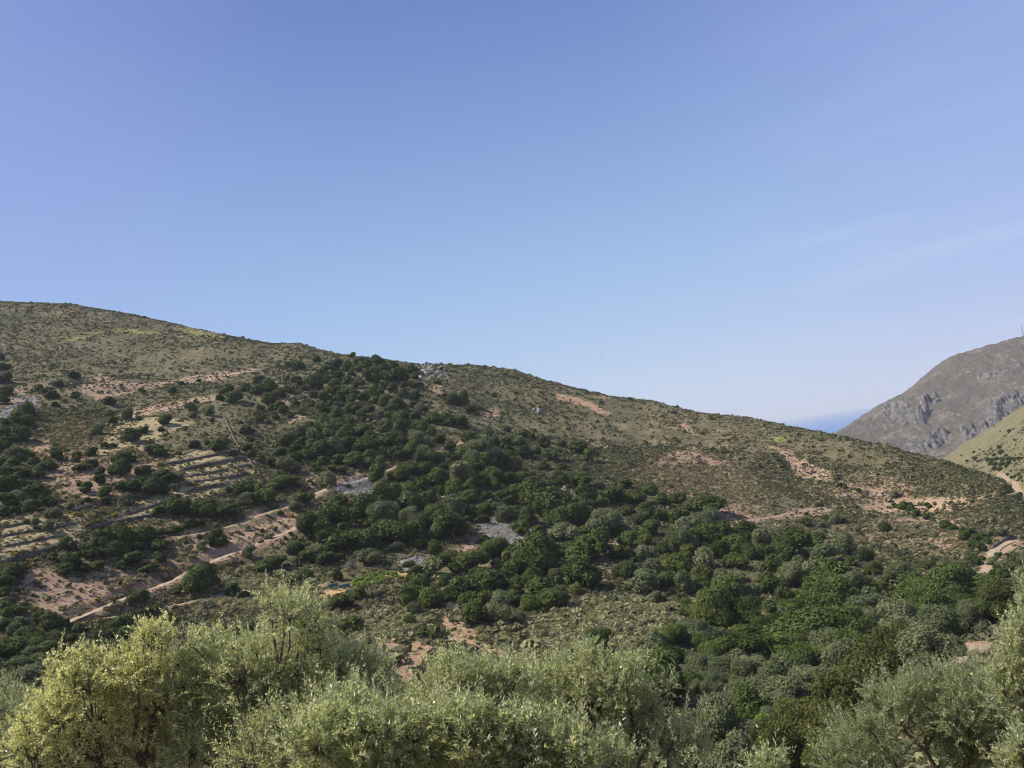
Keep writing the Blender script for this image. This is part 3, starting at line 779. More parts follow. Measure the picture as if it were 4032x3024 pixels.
def crown_mesh(name, mat, seed, nleaf, leaf, nl=11, flat=0.8, spread=0.66, top=1.15, aspect=0.6, jitter=0.5, zmin=0.1, core=0.78, ragged=0.14, inner=0.12):
    """crown of lobes covered with leaf sprays, gaps between; unit radius, foot at the origin"""
    rng = np.random.RandomState(seed)
    L = lobes_of(rng, nl, flat, spread, top)
    C = np.array([l[0] for l in L]); R = np.array([l[1] for l in L])
    w = R ** 2; pick = rng.choice(len(L), size=int(nleaf * 1.9), p=w / w.sum())
    d = unit(rng.normal(size=(len(pick), 3)))
    # every lobe breaks into knobs
    kn = unit(rng.normal(size=(len(L), 9, 3)))
    near = np.einsum('ij,ikj->ik', d, kn[pick]).max(1)
    rad = R[pick] * (0.80 + 0.24 * smooth(0.55, 0.98, near) + ragged * rng.normal(size=len(pick)) - inner * rng.rand(len(pick)) ** 2)
    P = C[pick] + d * rad[:, None] * np.array([1, 1, flat])
    dist = np.linalg.norm((P[:, None] - C[None]) / np.array([1, 1, flat]), axis=2) / R[None]
    dist[np.arange(len(P)), pick] = 9
    ok = (dist.min(1) > 0.82) & (P[:, 2] > zmin)
    P, d, pick, near = P[ok][:nleaf], d[ok][:nleaf], pick[ok][:nleaf], near[ok][:nleaf]
    size = leaf * rng.uniform(0.6, 1.35, len(P))
    V, Q = leaf_quads(rng, P, d + np.array([-0.15, 0, 0.65]), size, aspect, jitter)
    lobe_t = rng.uniform(0.15, 0.75, len(L))
    tint = np.clip(lobe_t[pick] * 0.6 + 0.2 + 0.18 * rng.normal(size=len(P)), 0, 1)
    parts = [(V, Q)]; tt = [np.repeat(tint, 4)]
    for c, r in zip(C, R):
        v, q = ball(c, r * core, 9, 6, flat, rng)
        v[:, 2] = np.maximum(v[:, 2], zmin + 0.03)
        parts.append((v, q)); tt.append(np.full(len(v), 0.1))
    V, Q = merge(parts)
    return mesh_np(name, V, Q, mat, attr={'tint': np.concatenate(tt)}, link_=False)

def trunk_mesh(name, seed, top=0.6, r=0.07, limbs=4):
    rng = np.random.RandomState(seed); parts = []
    h0 = top * rng.uniform(0.25, 0.4); lean = rng.uniform(-0.06, 0.06, 2)
    P = np.array([[0, 0, -0.12], [lean[0] * 0.4, lean[1] * 0.4, h0 * 0.5], [lean[0], lean[1], h0]])
    parts.append(tube(P, [r * 1.25, r, r * 0.85], 7))
    for k in range(limbs):
        a = 2 * math.pi * k / limbs + rng.uniform(-.5, .5); o = rng.uniform(0.25, 0.5)
        e = np.array([o * math.cos(a), o * math.sin(a), top * rng.uniform(0.85, 1.15)])
        mid = P[-1] * 0.45 + e * 0.55 + np.array([0, 0, -0.04]) + rng.normal(size=3) * 0.02
        parts.append(tube(np.array([P[-1] - [0, 0, 0.03], mid, e]), [r * 0.7, r * 0.45, r * 0.15], 6))
    V, Q = merge(parts)
    return mesh_np(name, V, Q, M_BARK, link_=False, smooth_=True)

# ------------------------------------------------------------------ scrub that covers the hill (nobody could count it)
rng = np.random.RandomState(11)
def in_view(P, margin=60):
    x, y, z = to_px(P)
    return (z > 5) & (x > -margin) & (x < W + margin) & (y > -margin) & (y < H + margin)

RUNMAX = np.maximum.accumulate(np.where(RR[None] > 20, GZ / RR[None], -9), axis=1)
def visible(x, y, slack=0.006):
    a = np.clip(np.round(np.interp(np.arctan2(x, y), AZ, np.arange(NAZ))).astype(int), 0, NAZ - 1)
    r = np.clip(np.round(np.interp(np.hypot(x, y), RR, np.arange(NR))).astype(int), 0, NR - 1)
    return GZ[a, r] / RR[r] > RUNMAX[a, r] - slack, a, r

def scatter(n, r0, r1):
    u = rng.rand(n); r = np.sqrt(r0 ** 2 + u * (r1 ** 2 - r0 ** 2)); a = np.radians(rng.uniform(-34 - 6 * (r0 < 130), 34 + 7 * (r0 < 130), n))
    x, y = r * np.sin(a), r * np.cos(a)
    v, ai, ri = visible(x, y)
    z = ground(x, y)
    k = v & in_view(np.stack([x, y, z], 1), 1800 if r0 < 130 else 300)
    return x[k], y[k], z[k], ai[k], ri[k]

def clumps(x, y, z, rad, hgt, nq, tint, rng):
    """low cushions of leaf sprays, merged"""
    n = len(x)
    d = rng.normal(size=(n, nq, 3)); d[..., 2] = np.abs(d[..., 2]) * 1.1 + 0.15; d = unit(d)
    P = np.stack([x, y, z], 1)[:, None] + d * np.stack([rad, rad, hgt], 1)[:, None] * rng.uniform(0.72, 1.08, (n, nq, 1))
    s = (np.minimum(rad, hgt * 1.3)[:, None] * rng.uniform(0.34, 0.62, (n, nq))) * (14.0 / nq) ** 0.5
    V, Q = leaf_quads(rng, P.reshape(-1, 3), d.reshape(-1, 3), s.reshape(-1), 0.75, 0.55)
    tt = np.clip(np.repeat(tint, nq) + 0.07 * rng.normal(size=n * nq), 0, 1)
    return V, Q, np.repeat(tt, 4)

acc = []
for (n, r0, r1, s0, nq) in ((40000, 40, 130, 0.30, 26), (80000, 130, 260, 0.34, 15), (150000, 260, 420, 0.38, 10), (170000, 420, 760, 0.40, 8)):
    x, y, z, ai, ri = scatter(n, r0, r1)
    bare = np.maximum(MASK['soil'], MASK['orange'])[ai, ri]; sc = MASK['scree'][ai, ri]; gr = MASK['green'][ai, ri]
    patch = fbm(x / 16, y / 22, 3); patch2 = fbm(x / 60 + 7, y / 70 + 3, 3)
    dens = np.clip(0.74 + 1.2 * patch + 0.6 * patch2, 0.16, 1.0)
    dens = np.where(bare > 0.4, 0.22 + 0.3 * (patch > 0.05), dens); dens = np.where(MASK['orange'][ai, ri] > 0.4, 0.15, dens); dens = np.where((BANK_MASK[ai, ri] > 0.3) & (r0 >= 260), 0.1, dens); dens = np.where(sc > 0.4, 0.02, dens); dens = np.where(gr > 0.5, dens * 0.35, dens); dens = np.where(MASK['pale'][ai, ri] > 0.5, dens * 0.35, dens)
    dens = np.where(EASTM[ai, ri] > 0.5, dens * 0.5, dens); dens = np.where(MASK['sage'][ai, ri] > 0.5, 1.0, dens); dens = np.where(MASK['gold'][ai, ri] > .4, 0, dens); dens = np.where(ROAD_MASK[ai, ri] > 0.2, 0, dens)
    k = rng.rand(len(x)) < dens
    x, y, z, ai, ri, patch2 = x[k], y[k], z[k], ai[k], ri[k], patch2[k]
    px_, py_, _ = to_px(np.stack([x, y, z], 1))
    rad = s0 * np.exp(0.46 *  rng.normal(size=len(x))); rad = np.clip(rad, 0.2, 1.7)
    upper = smooth(1700, 1450, py_) * smooth(1500, 1000, px_)
    valley = smooth(2250, 2500, py_)
    tint = 0.30 + 0.24 * patch2 + 0.17 * rng.normal(size=len(x)) + 0.24 * MASK['brown'][ai, ri] - 0.14 * upper - 0.05 * (r0 >= 420)
    tint = np.where(rng.rand(len(x)) < 0.10 + 0.35 * valley * (px_ > 800), 0.95, tint)
    tint = np.where(rng.rand(len(x)) < 0.12, tint * 0.5, tint)
    rad = rad * (1 + 0.35 * valley)
    sg = (MASK['sage'][ai, ri] > 0.4) & (rng.rand(len(x)) < 0.75); tint = np.where(sg, 0.93, tint); rad = np.where(sg, rad * 1.1, rad)
    big = MASK['sage'][ai, ri] > 0.4
    if r0 < 260 and big.any():
        acc.append(clumps(x[big], y[big], z[big] - 0.05, rad[big], rad[big] * 0.8, 44, np.clip(tint[big], 0, 1), rng))
        x, y, z, rad, tint = x[~big], y[~big], z[~big], rad[~big], tint[~big]
    acc.append(clumps(x, y, z - 0.05, rad, rad * rng.uniform(0.55, 0.9, len(x)), nq, np.clip(tint, 0, 1), rng))
V = np.concatenate([a[0] for a in acc]); Q = np.arange(len(V)).reshape(-1, 4)
tag(mesh_np('hillside_scrub', V, Q, M_SCRUB, attr={'tint': np.concatenate([a[2] for a in acc])}),
    'low grey green scrub of cushion plants scattered over the whole hillside', 'scrub', kind='stuff')
print('scrub quads', len(Q))
# taller evergreen bushes between the trees
x, y, z, ai, ri = scatter(14000, 135, 640)
px_, py_, _ = to_px(np.stack([x, y, z], 1))
den = 0.05 + 0.5 * smooth(0.15, 0.5, fbm(x / 26 + 2, y / 34 + 8, 3)) + 0.5 * ((px_ > 980) & (px_ < 2380) & (py_ > 1400) & (py_ < 2000)) + 0.28 * ((px_ > 1050) & (px_ < 2350) & (py_ > 2000) & (py_ < 2250)) + 0.45 * ((px_ > 2200) & (py_ > 2150) & (px_ < 3700))
den = den * (np.maximum.reduce([MASK['soil'], MASK['orange'], MASK['scree'], MASK['gold'], MASK['brown'] * 0.9, EASTM * 0.6])[ai, ri] < 0.3)
k = rng.rand(len(x)) < den
x, y, z = x[k], y[k], z[k]
rad = np.clip(0.85 * np.exp(0.3 * rng.normal(size=len(x))), 0.5, 1.6)
V, Q, tt = clumps(x, y, z - 0.1, rad, rad * rng.uniform(0.9, 1.25, len(x)), 46, np.clip(0.35 + 0.3 * rng.normal(size=len(x)), 0, 1), rng)
tag(mesh_np('maquis_undergrowth', V, Q, leaf_mat('maquis_leaves', [(0.0, (0.036, 0.056, 0.022)), (0.55, (0.06, 0.08, 0.034)), (0.85, (0.095, 0.115, 0.06)), (1.0, (0.15, 0.17, 0.10))], 0.1, 0.0), attr={'tint': tt}),
    'dark green knee to head high bushes growing between the hillside trees', 'undergrowth', kind='stuff')
print('maquis', len(x), len(Q))

# loose stones and scree
def stones(x, y, z, s, rng):
    n = len(x)
    o = np.array([[1, 0, 0], [0, 1, 0], [-1, 0, 0], [0, -1, 0], [0, 0, 1], [0, 0, -1.0]])
    V = o[None] * (0.6 + 0.7 * rng.rand(n, 6, 1)) + 0.25 * rng.normal(size=(n, 6, 3))
    V = V * s[:, None, None] * np.array([1.1, 1.0, 0.75]) + np.stack([x, y, z + s * 0.25], 1)[:, None]
    f = np.array([[0, 1, 4], [1, 2, 4], [2, 3, 4], [3, 0, 4], [1, 0, 5], [2, 1, 5], [3, 2, 5], [0, 3, 5]])
    Q = (np.arange(n) * 6)[:, None, None] + f[None]
    return V.reshape(-1, 3), Q.reshape(-1, 3), np.repeat(np.clip(0.5 + 0.28 * rng.normal(size=n), 0, 1), 6)
x, y, z, ai, ri = scatter(60000, 140, 740)
sc = MASK['scree'][ai, ri]; so = np.maximum(MASK['soil'], MASK['orange'])[ai, ri]
px_, py_, _ = to_px(np.stack([x, y, z], 1))
rocky = smooth(0.25, 0.55, fbm(x / 18 + 5, y / 18 + 9, 3))
k = rng.rand(len(x)) < np.where(sc > 0.5, 0.0, 0.015 + 0.10 * rocky + 0.10 * so * (ROAD_MASK[ai, ri] < 0.2))
s = 0.16 * np.exp(0.5 * rng.normal(size=k.sum())) * (1 + 0.8 * (np.hypot(x[k], y[k]) > 420))
V, Q, tt = stones(x[k], y[k], z[k], np.clip(s, 0.1, 0.9), rng)
tag(mesh_np('loose_stones', V, Q, M_ROCK, attr={'tint': tt}), 'pale loose stones lying about the slopes and earth banks', 'stones', kind='stuff')
for poly, lab in ((A['scree'][0], 'grey scree spilling below the middle dirt track'), (A['scree'][1], 'pale grey scree patch among the evergreen oaks'),
                  (A['scree'][2], 'small grey scree patch above the green vineyard'), (A['scree'][3], 'whitish rubble on the slope by the landward gully'),
                  ([(200, 1192), (310, 1200), (480, 1240), (420, 1265), (300, 1230), (100, 1230)], 'pale stones along the bare hilltop')):
    p = np.array(poly, float); n = 4200 if 'hilltop' not in lab else 700
    X_, Y_ = rng.uniform(p[:, 0].min(), p[:, 0].max(), n), rng.uniform(p[:, 1].min(), p[:, 1].max(), n)
    ins = inside(p, X_ + 8 * rng.normal(size=n), Y_ + 8 * rng.normal(size=n))
    h = hit(X_[ins], Y_[ins]); h = h[~np.isnan(h[:, 0])]
    s = np.clip(0.15 * np.exp(0.5 * rng.normal(size=len(h))), 0.08, 0.9)
    V, Q, tt = stones(h[:, 0], h[:, 1], h[:, 2], s, rng)
    tag(mesh_np('scree', V, Q, M_ROCK, attr={'tint': 0.35 + 0.45 * tt}), lab, 'scree', kind='stuff')

# ------------------------------------------------------------------ dry stone terrace walls
WALL_LABEL = {
    'l': 'short stone wall among the oaks inland of the terraced field', 'm': 'stone wall between the pale strip and the lowest wall', 'n': 'low stone wall under the oaks at the foot of the terraces',
    'a': 'uppermost dark dry stone wall of the terraced field', 'b': 'long tall stone wall, second from the top of the terraced field',
    'c': 'curved stone wall, third from the top of the terraced field', 'd': 'long bending stone wall, fourth from the top of the terraced field',
    'e': 'short stone wall just above the oaks at the foot of the terraces', 'f': 'low crumbling stone wall downhill at the inland end of the terraces',
    'g': 'stone wall along the pale strip with yellow broom', 'h': 'lowest stone wall above the bare earth bank',
    'i': 'faint upper stone wall inland of the yellow broom', 'j': 'lower stone wall of the small field by the valley road', 'k': 'upper stone wall of the small field by the valley road'}
def wall(L, hgt, thick, label, group, name='terrace_wall'):
    r_ = np.random.RandomState(len(L) * 7 + int(hgt * 100))
    T = unit(np.gradient(L[:, :2], axis=0)); N2 = np.stack([-T[:, 1], T[:, 0]], 1)
    n = len(L); prof = [(-1, -0.5), (-1, 0.35), (-0.9, 0.7), (-0.8, 1.0), (0, 1.04), (0.8, 1.0), (0.95, 0.6), (1, -0.5)]
    V = np.zeros((n, len(prof), 3))
    hh = hgt * (0.93 + 0.10 * r_.normal(size=n)) * np.minimum(1, 0.45 + np.minimum(np.arange(n), np.arange(n)[::-1]) / 5)
    for j, (a, b_) in enumerate(prof):
        V[:, j, :2] = L[:, :2] + N2 * (a * thick / 2 + 0.05 * r_.normal(size=n))[:, None]
        V[:, j, 2] = L[:, 2] - 0.25 + hh * b_ + (0.05 * r_.normal(size=n) if b_ > 0 else 0)
    Q = grid_quads(n, len(prof))
    caps = []
    for e in (0, n - 1):
        base = e * len(prof)
        for i in range(1, 4):
            caps.append([base + i - 1, base + i, base + 7 - i, base + 8 - i] if False else [base + i - 1, base + i, base + len(prof) - 1 - i, base + len(prof) - i])
    Q = np.concatenate([Q, np.array(caps)])
    o = mesh_np(name, V.reshape(-1, 3), Q, M_WALL)
    return tag(o, label, 'stone wall', group)
for nm, (L, hgt) in wall_lines.items():
    wall(L, hgt, 0.7, WALL_LABEL[nm], 'dry stone terrace walls')
q = densify([(880, 1640), (905, 1690), (925, 1738), (955, 1782), (1000, 1838), (1030, 1880)], 10)
L = hit(q[:, 0], q[:, 1]); L = soften(resample(soften(L, 2), 0.9), 3); L[:, 2] = ground(L[:, 0], L[:, 1])
wall(L, 0.9, 0.6, 'low stone wall running straight downhill beside the terraces to the wood', 'boundary walls', 'boundary_wall')

# ------------------------------------------------------------------ rock outcrops
def outcrop(px, py, n, spread_px, size, label, seed):
    r_ = np.random.RandomState(seed)
    X_ = px + spread_px[0] * r_.normal(size=n) * 0.5; Y_ = py + spread_px[1] * r_.normal(size=n) * 0.5
    h = hit(X_, Y_); h = h[~np.isnan(h[:, 0])]
    c = h.mean(0)
    parts = []; tt = []
    for p in h:
        s = size * np.exp(0.45 * r_.normal())
        v, q = ball(p - c, s, 6, 4, r_.uniform(0.5, 0.9), None)
        off = r_.normal(size=v.shape) * s * 0.27
        v = v + off + np.array([0, 0, s * 0.1]); parts.append((v, q)); tt.append(np.full(len(v), np.clip(0.75 + 0.2 * r_.normal(), 0, 1)))
    V, Q = merge(parts)
    o = mesh_np('rock_rubble', V, Q, M_ROCK, attr={'tint': np.concatenate(tt)}); o.location = c
    return tag(o, label, 'rocks', 'limestone outcrops', 'stuff')
outcrop(1690, 1458, 120, (75, 28), 0.8, 'large pale rock outcrop on the skyline beside the oak covered knoll', 1)
outcrop(1770, 1475, 30, (60, 14), 0.65, 'string of pale rocks trailing downhill from the skyline outcrop', 2)
outcrop(1780, 1530, 34, (60, 24), 0.55, 'scattered white rocks below the skyline outcrop by the red earth', 3)
outcrop(2118, 1618, 9, (18, 8), 0.7, 'small isolated grey rock on the open slope below the orange landslip', 4)
outcrop(2978, 1895, 9, (24, 10), 0.6, 'white rock at the seaward edge of the brown dry slope', 5)
outcrop(1225, 1560, 14, (70, 14), 0.6, 'line of white rocks in the oak wood below the upper track', 6)
outcrop(2215, 1935, 50, (34, 34), 0.4, 'pale rocks along the bare streak uphill of the oak wood', 7)
outcrop(2325, 1985, 36, (44, 26), 0.4, 'pale rocks on the bare streak between two oak woods', 8)
outcrop(3450, 1950, 14, (150, 14), 0.4, 'pinkish rocks at the cutting of the spur track', 9)
outcrop(100, 1600, 60, (60, 32), 0.45, 'white rocks heaped beside the landward gully oaks', 10)

# ------------------------------------------------------------------ trees of the hill and the valley
OAKS = [crown_mesh('crown', M_OAK, 100 + i, 3000, 0.066, nl=(7, 9, 12, 15, 18)[i % 5], flat=(0.7, 0.8, 0.9)[i % 3], spread=(0.58, 0.66, 0.76, 0.82)[i % 4], top=(0.95, 1.1, 1.25)[i % 3]) for i in range(10)]
WILDS = [crown_mesh('crown', M_WILD, 130 + i, 2300, 0.075, nl=10, spread=0.6, top=1.25, jitter=0.9) for i in range(4)]
BROADS = [crown_mesh('crown', M_BROAD, 160 + i, 2600, 0.085, nl=12, spread=0.62, top=1.3, jitter=0.8) for i in range(4)]
BUSHES = [crown_mesh('bush', M_OAK, 180 + i, 900, 0.12, nl=6, spread=0.5, top=1.0, zmin=0.0) for i in range(3)]
BROOMS = [crown_mesh('broom', M_BROOM, 190 + i, 260, 0.2, nl=5, spread=0.55, top=0.9, zmin=0.0, core=0.7) for i in range(2)]
OAKS_N = [crown_mesh('crown', M_OAK, 200 + i, 9500, 0.042, nl=14, spread=0.66, top=1.15) for i in range(3)]
WILDS_N = [crown_mesh('crown', M_WILD, 220 + i, 10500, 0.038, nl=14, spread=0.64, top=1.25, jitter=0.9, ragged=0.13) for i in range(4)]
BROADS_N = [crown_mesh('crown', M_BROAD, 240 + i, 9500, 0.045, nl=14, spread=0.64, top=1.3, jitter=0.8) for i in range(4)]
CAROBS_N = [crown_mesh('crown', M_CAROB, 260 + i, 13000, 0.034, nl=20, spread=0.74, top=1.15, jitter=0.7, flat=0.85) for i in range(3)]
LIMES_N = [crown_mesh('crown', M_LIME, 280, 6000, 0.055, nl=11, spread=0.62, top=1.2)]
DEADS = [crown_mesh('crown', M_DEAD, 290, 1500, 0.075, nl=8, spread=0.6, top=1.2, aspect=0.12, core=0.05, inner=0.6)]
TRUNKS = [trunk_mesh('trunk', 300 + i) for i in range(4)]

NAMES = {'o': ('evergreen_oak', 'tree', 'dark evergreen oak', 'evergreen oaks on the hillside'),
         'v': ('wild_olive', 'tree', 'grey green wild olive', 'wild olives on the hillside'),
         'g': ('broadleaf_tree', 'tree', 'mid green broadleaf tree', 'broadleaf trees in the valley'),
         'c': ('carob_tree', 'tree', 'dense brownish green carob', 'carobs at the foot of the near slope'),
         'l': ('young_tree', 'tree', 'bright lime green young tree', 'young trees'),
         's': ('evergreen_bush', 'bush', 'low dark evergreen bush', 'evergreen bushes on the hillside'),
         'b': ('broom_bush', 'bush', 'yellow flowering broom bush', 'yellow broom bushes'),
         'd': ('bare_tree', 'tree', 'leafless grey brown tree', 'leafless trees')}
TREES = []      # (kind, px, py, width px, height ratio)
def crop(ox, oy, sc, items):
    for it in items:
        x, y, w = it[:3]; k = it[3] if len(it) > 3 else 'o'; hr = it[4] if len(it) > 4 else 0.8
        TREES.append((k, ox + x / sc, oy + y / sc, w / sc, hr))
S1 = 2.212
crop(0, 1150, S1, [(35, 640, 150), (60, 740, 160), (40, 850, 150), (10, 560, 90), (20, 930, 120), (635, 715, 120), (345, 830, 100), (385, 862, 90), (455, 890, 130), (660, 893, 95), (955, 945, 125),
    (1235, 855, 75, 's'), (1505, 850, 95, 's'), (510, 790, 100, 'v'), (220, 1035, 190), (105, 1120, 170), (235, 1130, 150), (190, 1230, 210), (60, 1230, 180), (30, 1330, 160), (10, 1130, 120), (130, 1180, 130), (280, 1060, 90),
    (1125, 1068, 125, 'v'), (990, 1113, 110), (940, 1050, 100, 'v'), (870, 1190, 150, 'v'), (820, 1215, 100, 'v'), (1665, 1000, 115, 'v', 1.0), (1670, 1065, 85, 'v'), (1835, 1030, 115, 'v', 1.0), (1850, 1110, 60, 's'), (1455, 1108, 145), (1150, 1240, 180), (1240, 1205, 95),
    (1275, 1185, 80), (1410, 1185, 80, 's'), (1995, 835, 170), (2060, 910, 150), (1915, 915, 90), (2150, 830, 120), (1345, 1378, 190, 'o', 0.65), (1700, 1322, 115), (1930, 1330, 190, 'o', 0.7), (1800, 1308, 80, 's'), (810, 1382, 130), (915, 1330, 85),
    (985, 1330, 70), (680, 1430, 115, 'o', 1.1), (700, 1515, 170, 'o', 0.6), (800, 1490, 140, 'o', 0.7), (1085, 1430, 170), (1060, 1535, 200, 'o', 0.75), (880, 1560, 120), (1570, 1395, 60, 's', 1.0), (130, 1415, 200, 'v'), (225, 1420, 150), (490, 1420, 140), (470, 1390, 90, 'v'),
    (400, 1500, 170), (330, 1555, 170), (180, 1560, 190), (60, 1480, 150), (60, 1590, 170), (300, 1470, 110), (480, 975, 70, 's'), (480, 1330, 50, 's'), (2090, 1130, 60, 's'), (2150, 1200, 140), (2180, 1270, 90), (2030, 1400, 100), (2160, 1350, 110), (2190, 1400, 90)])
crop(0, 1800, S1, [(1260, 110, 150), (1340, 250, 240), (1220, 230, 160), (1090, 250, 190, 'o', 0.7), (930, 290, 170, 'o', 0.7), (860, 190, 130), (760, 260, 130, 'o', 1.0), (1440, 160, 190), (1560, 190, 110, 'v'), (1040, 110, 130),
    (30, 150, 190), (110, 60, 160), (90, 250, 220), (240, 230, 180), (320, 310, 230, 'o', 0.7), (60, 380, 170), (150, 350, 160, 'v'), (390, 380, 150), (300, 420, 170), (470, 480, 150, 'v'), (30, 470, 140), (120, 460, 120), (620, 430, 80, 'o', 1.0), (315, 560, 90, 'v', 1.0), (430, 600, 110, 'v', 1.1), (235, 560, 70, 's'),
    (910, 380, 115), (1120, 370, 150, 'v'), (710, 390, 60, 's'), (765, 370, 80), (700, 230, 70, 's'), (1530, 440, 310, 'o', 0.6), (1400, 460, 140), (1620, 390, 180), (1780, 450, 200), (1930, 440, 240), (2040, 470, 150), (2100, 260, 200), (2150, 370, 150, 'v'), (1990, 280, 90), (1530, 620, 160), (1640, 570, 130), (1740, 570, 100, 'o', 1.0),
    (1870, 690, 190, 'o', 0.9), (1930, 730, 150), (1770, 760, 120, 'v'), (1620, 740, 70, 's'), (600, 760, 170, 'v'), (470, 860, 110), (760, 780, 190), (900, 720, 220), (1060, 690, 240), (1240, 670, 230), (1380, 660, 150), (1370, 760, 180, 'o', 0.85), (850, 830, 200), (1000, 800, 200), (1170, 770, 180), (620, 920, 200), (560, 960, 160), (740, 970, 130, 'o', 0.9), (870, 940, 140),
    (1170, 890, 210, 'o', 0.65), (1280, 940, 190, 'o', 0.6), (1390, 870, 150), (1060, 940, 120), (100, 980, 220), (60, 1080, 160), (190, 960, 110), (40, 1170, 130), (60, 1290, 170), (130, 1330, 190), (190, 1440, 140, 'v'), (40, 1440, 160), (1210, 1210, 190, 'o', 0.7), (1130, 1250, 90), (1000, 1260, 60, 's', 1.2), (1740, 1080, 290, 'o', 0.85), (1860, 1070, 140), (1540, 1175, 80),
    (2030, 1140, 140, 'o', 0.95), (1800, 1260, 110, 'd'), (2170, 830, 140, 'v'), (430, 1420, 260, 'o', 0.75), (340, 1380, 150), (680, 1480, 140, 'o', 0.7), (560, 1440, 120), (1330, 1340, 220, 'o', 0.8), (1200, 1400, 180), (1060, 1450, 200), (1440, 1380, 160), (1350, 1450, 200), (980, 1500, 170), (1130, 1520, 190), (1300, 1530, 180), (250, 1560, 220), (150, 1600, 170, 'v'), (470, 1560, 180), (620, 1570, 150), (900, 1600, 170),
    (2130, 1190, 120), (2170, 1470, 150, 'v'), (2060, 1030, 60, 's'), (310, 610, 60, 's'), (2080, 1480, 110, 's'),
    (330, 700, 45, 'b'), (360, 690, 40, 'b'), (130, 830, 60, 'b'), (190, 820, 60, 'b'), (250, 830, 50, 'b'), (295, 785, 45, 'b'), (250, 890, 70, 'b'), (320, 880, 60, 'b'), (280, 920, 60, 'b'), (370, 860, 50, 'b'), (160, 690, 30, 'b'), (660, 490, 60, 'b'), (590, 540, 55, 'b'), (1000, 500, 60, 'b'), (935, 445, 45, 'b'), (855, 545, 45, 'b'), (770, 595, 35, 'b'), (1390, 570, 45, 'b'), (580, 350, 50, 'b'), (1470, 970, 60, 'b'), (965, 1130, 45, 'b'), (840, 1240, 60, 'b'), (970, 1215, 55, 'b'), (2010, 965, 45, 'b'), (1160, 605, 40, 'b'), (970, 575, 40, 'b'), (40, 930, 50, 'b'), (700, 500, 50, 'b'), (1120, 1125, 35, 'b'), (1090, 570, 40, 'b')])
crop(0, 1150, S1, [(1310, 1295, 60, 'b'), (1640, 1225, 50, 'b'), (1720, 1130, 45, 'b'), (1780, 1225, 50, 'b'), (1480, 1250, 50, 'b'), (1420, 1460, 50, 'b'), (1560, 1430, 45, 'b'), (2015, 1075, 40, 'b'), (1400, 1490, 45, 'b')])
crop(1000, 1300, S1, [(1275, 262, 52, 'o', 0.6), (868, 215, 80), (945, 268, 170), (1080, 262, 150), (960, 300, 170), (1015, 400, 190), (1130, 400, 150), (1190, 380, 130), (1265, 400, 170), (1375, 335, 120), (1378, 472, 100), (1218, 492, 120), (1130, 325, 120), (1040, 345, 110), (822, 425, 115), (800, 338, 70), (960, 572, 130),
    (300, 298, 80), (392, 310, 130), (550, 250, 85), (680, 305, 140), (725, 275, 100), (615, 340, 120), (370, 435, 130), (540, 462, 185), (120, 480, 220), (215, 540, 150), (360, 492, 70, 'v', 1.0), (368, 535, 65, 'v'), (60, 430, 130), (20, 520, 120), (710, 458, 110, 'g'), (610, 580, 150), (752, 588, 110), (855, 668, 150), (510, 635, 90), (588, 675, 130), (170, 665, 95), (135, 690, 60), (735, 720, 160), (845, 800, 140), (645, 690, 95), (440, 590, 60), (715, 638, 80, 'v'),
    (1150, 605, 170), (1240, 640, 180), (1000, 685, 170), (1110, 735, 110, 'v'), (1338, 682, 75, 'v'), (1428, 692, 95, 'v'), (1155, 825, 190), (1300, 755, 160), (1435, 830, 190), (1290, 830, 150), (1680, 765, 190), (1560, 765, 160), (1800, 790, 150, 'g'), (1550, 890, 120), (1625, 940, 140), (1735, 880, 75, 'd'), (1662, 565, 60), (1740, 610, 130, 'g'), (1840, 600, 120, 'g', 1.1), (1890, 690, 105, 'g'), (1605, 440, 75), (1630, 335, 50), (1250, 850, 80, 'v'), (2095, 560, 60, 's'), (1480, 680, 90), (1390, 900, 100, 'v'),
    (275, 1290, 330, 'o', 0.65), (420, 1440, 180, 'o', 0.9), (300, 1188, 190, 'v', 0.7), (130, 1430, 230), (30, 1460, 170), (370, 1525, 130, 'v'), (645, 1310, 165, 'v', 0.9), (550, 1190, 130), (690, 1190, 150), (860, 1115, 200), (600, 1130, 120), (750, 1475, 220, 'o', 0.8), (1010, 1080, 140), (1120, 1080, 120), (450, 1070, 150), (370, 1020, 150), (150, 1150, 130), (60, 1110, 100), (490, 1310, 60, 's'), (1650, 1190, 110), (1590, 1120, 170),
    (1900, 1580, 150), (1455, 650, 60, 'v'), (1560, 1000, 60, 'v'), (960, 1262, 50, 'b'), (1725, 1300, 60, 'b'), (1800, 1330, 50, 'b'), (330, 1612, 50, 'b'), (10, 1205, 45, 'b')])
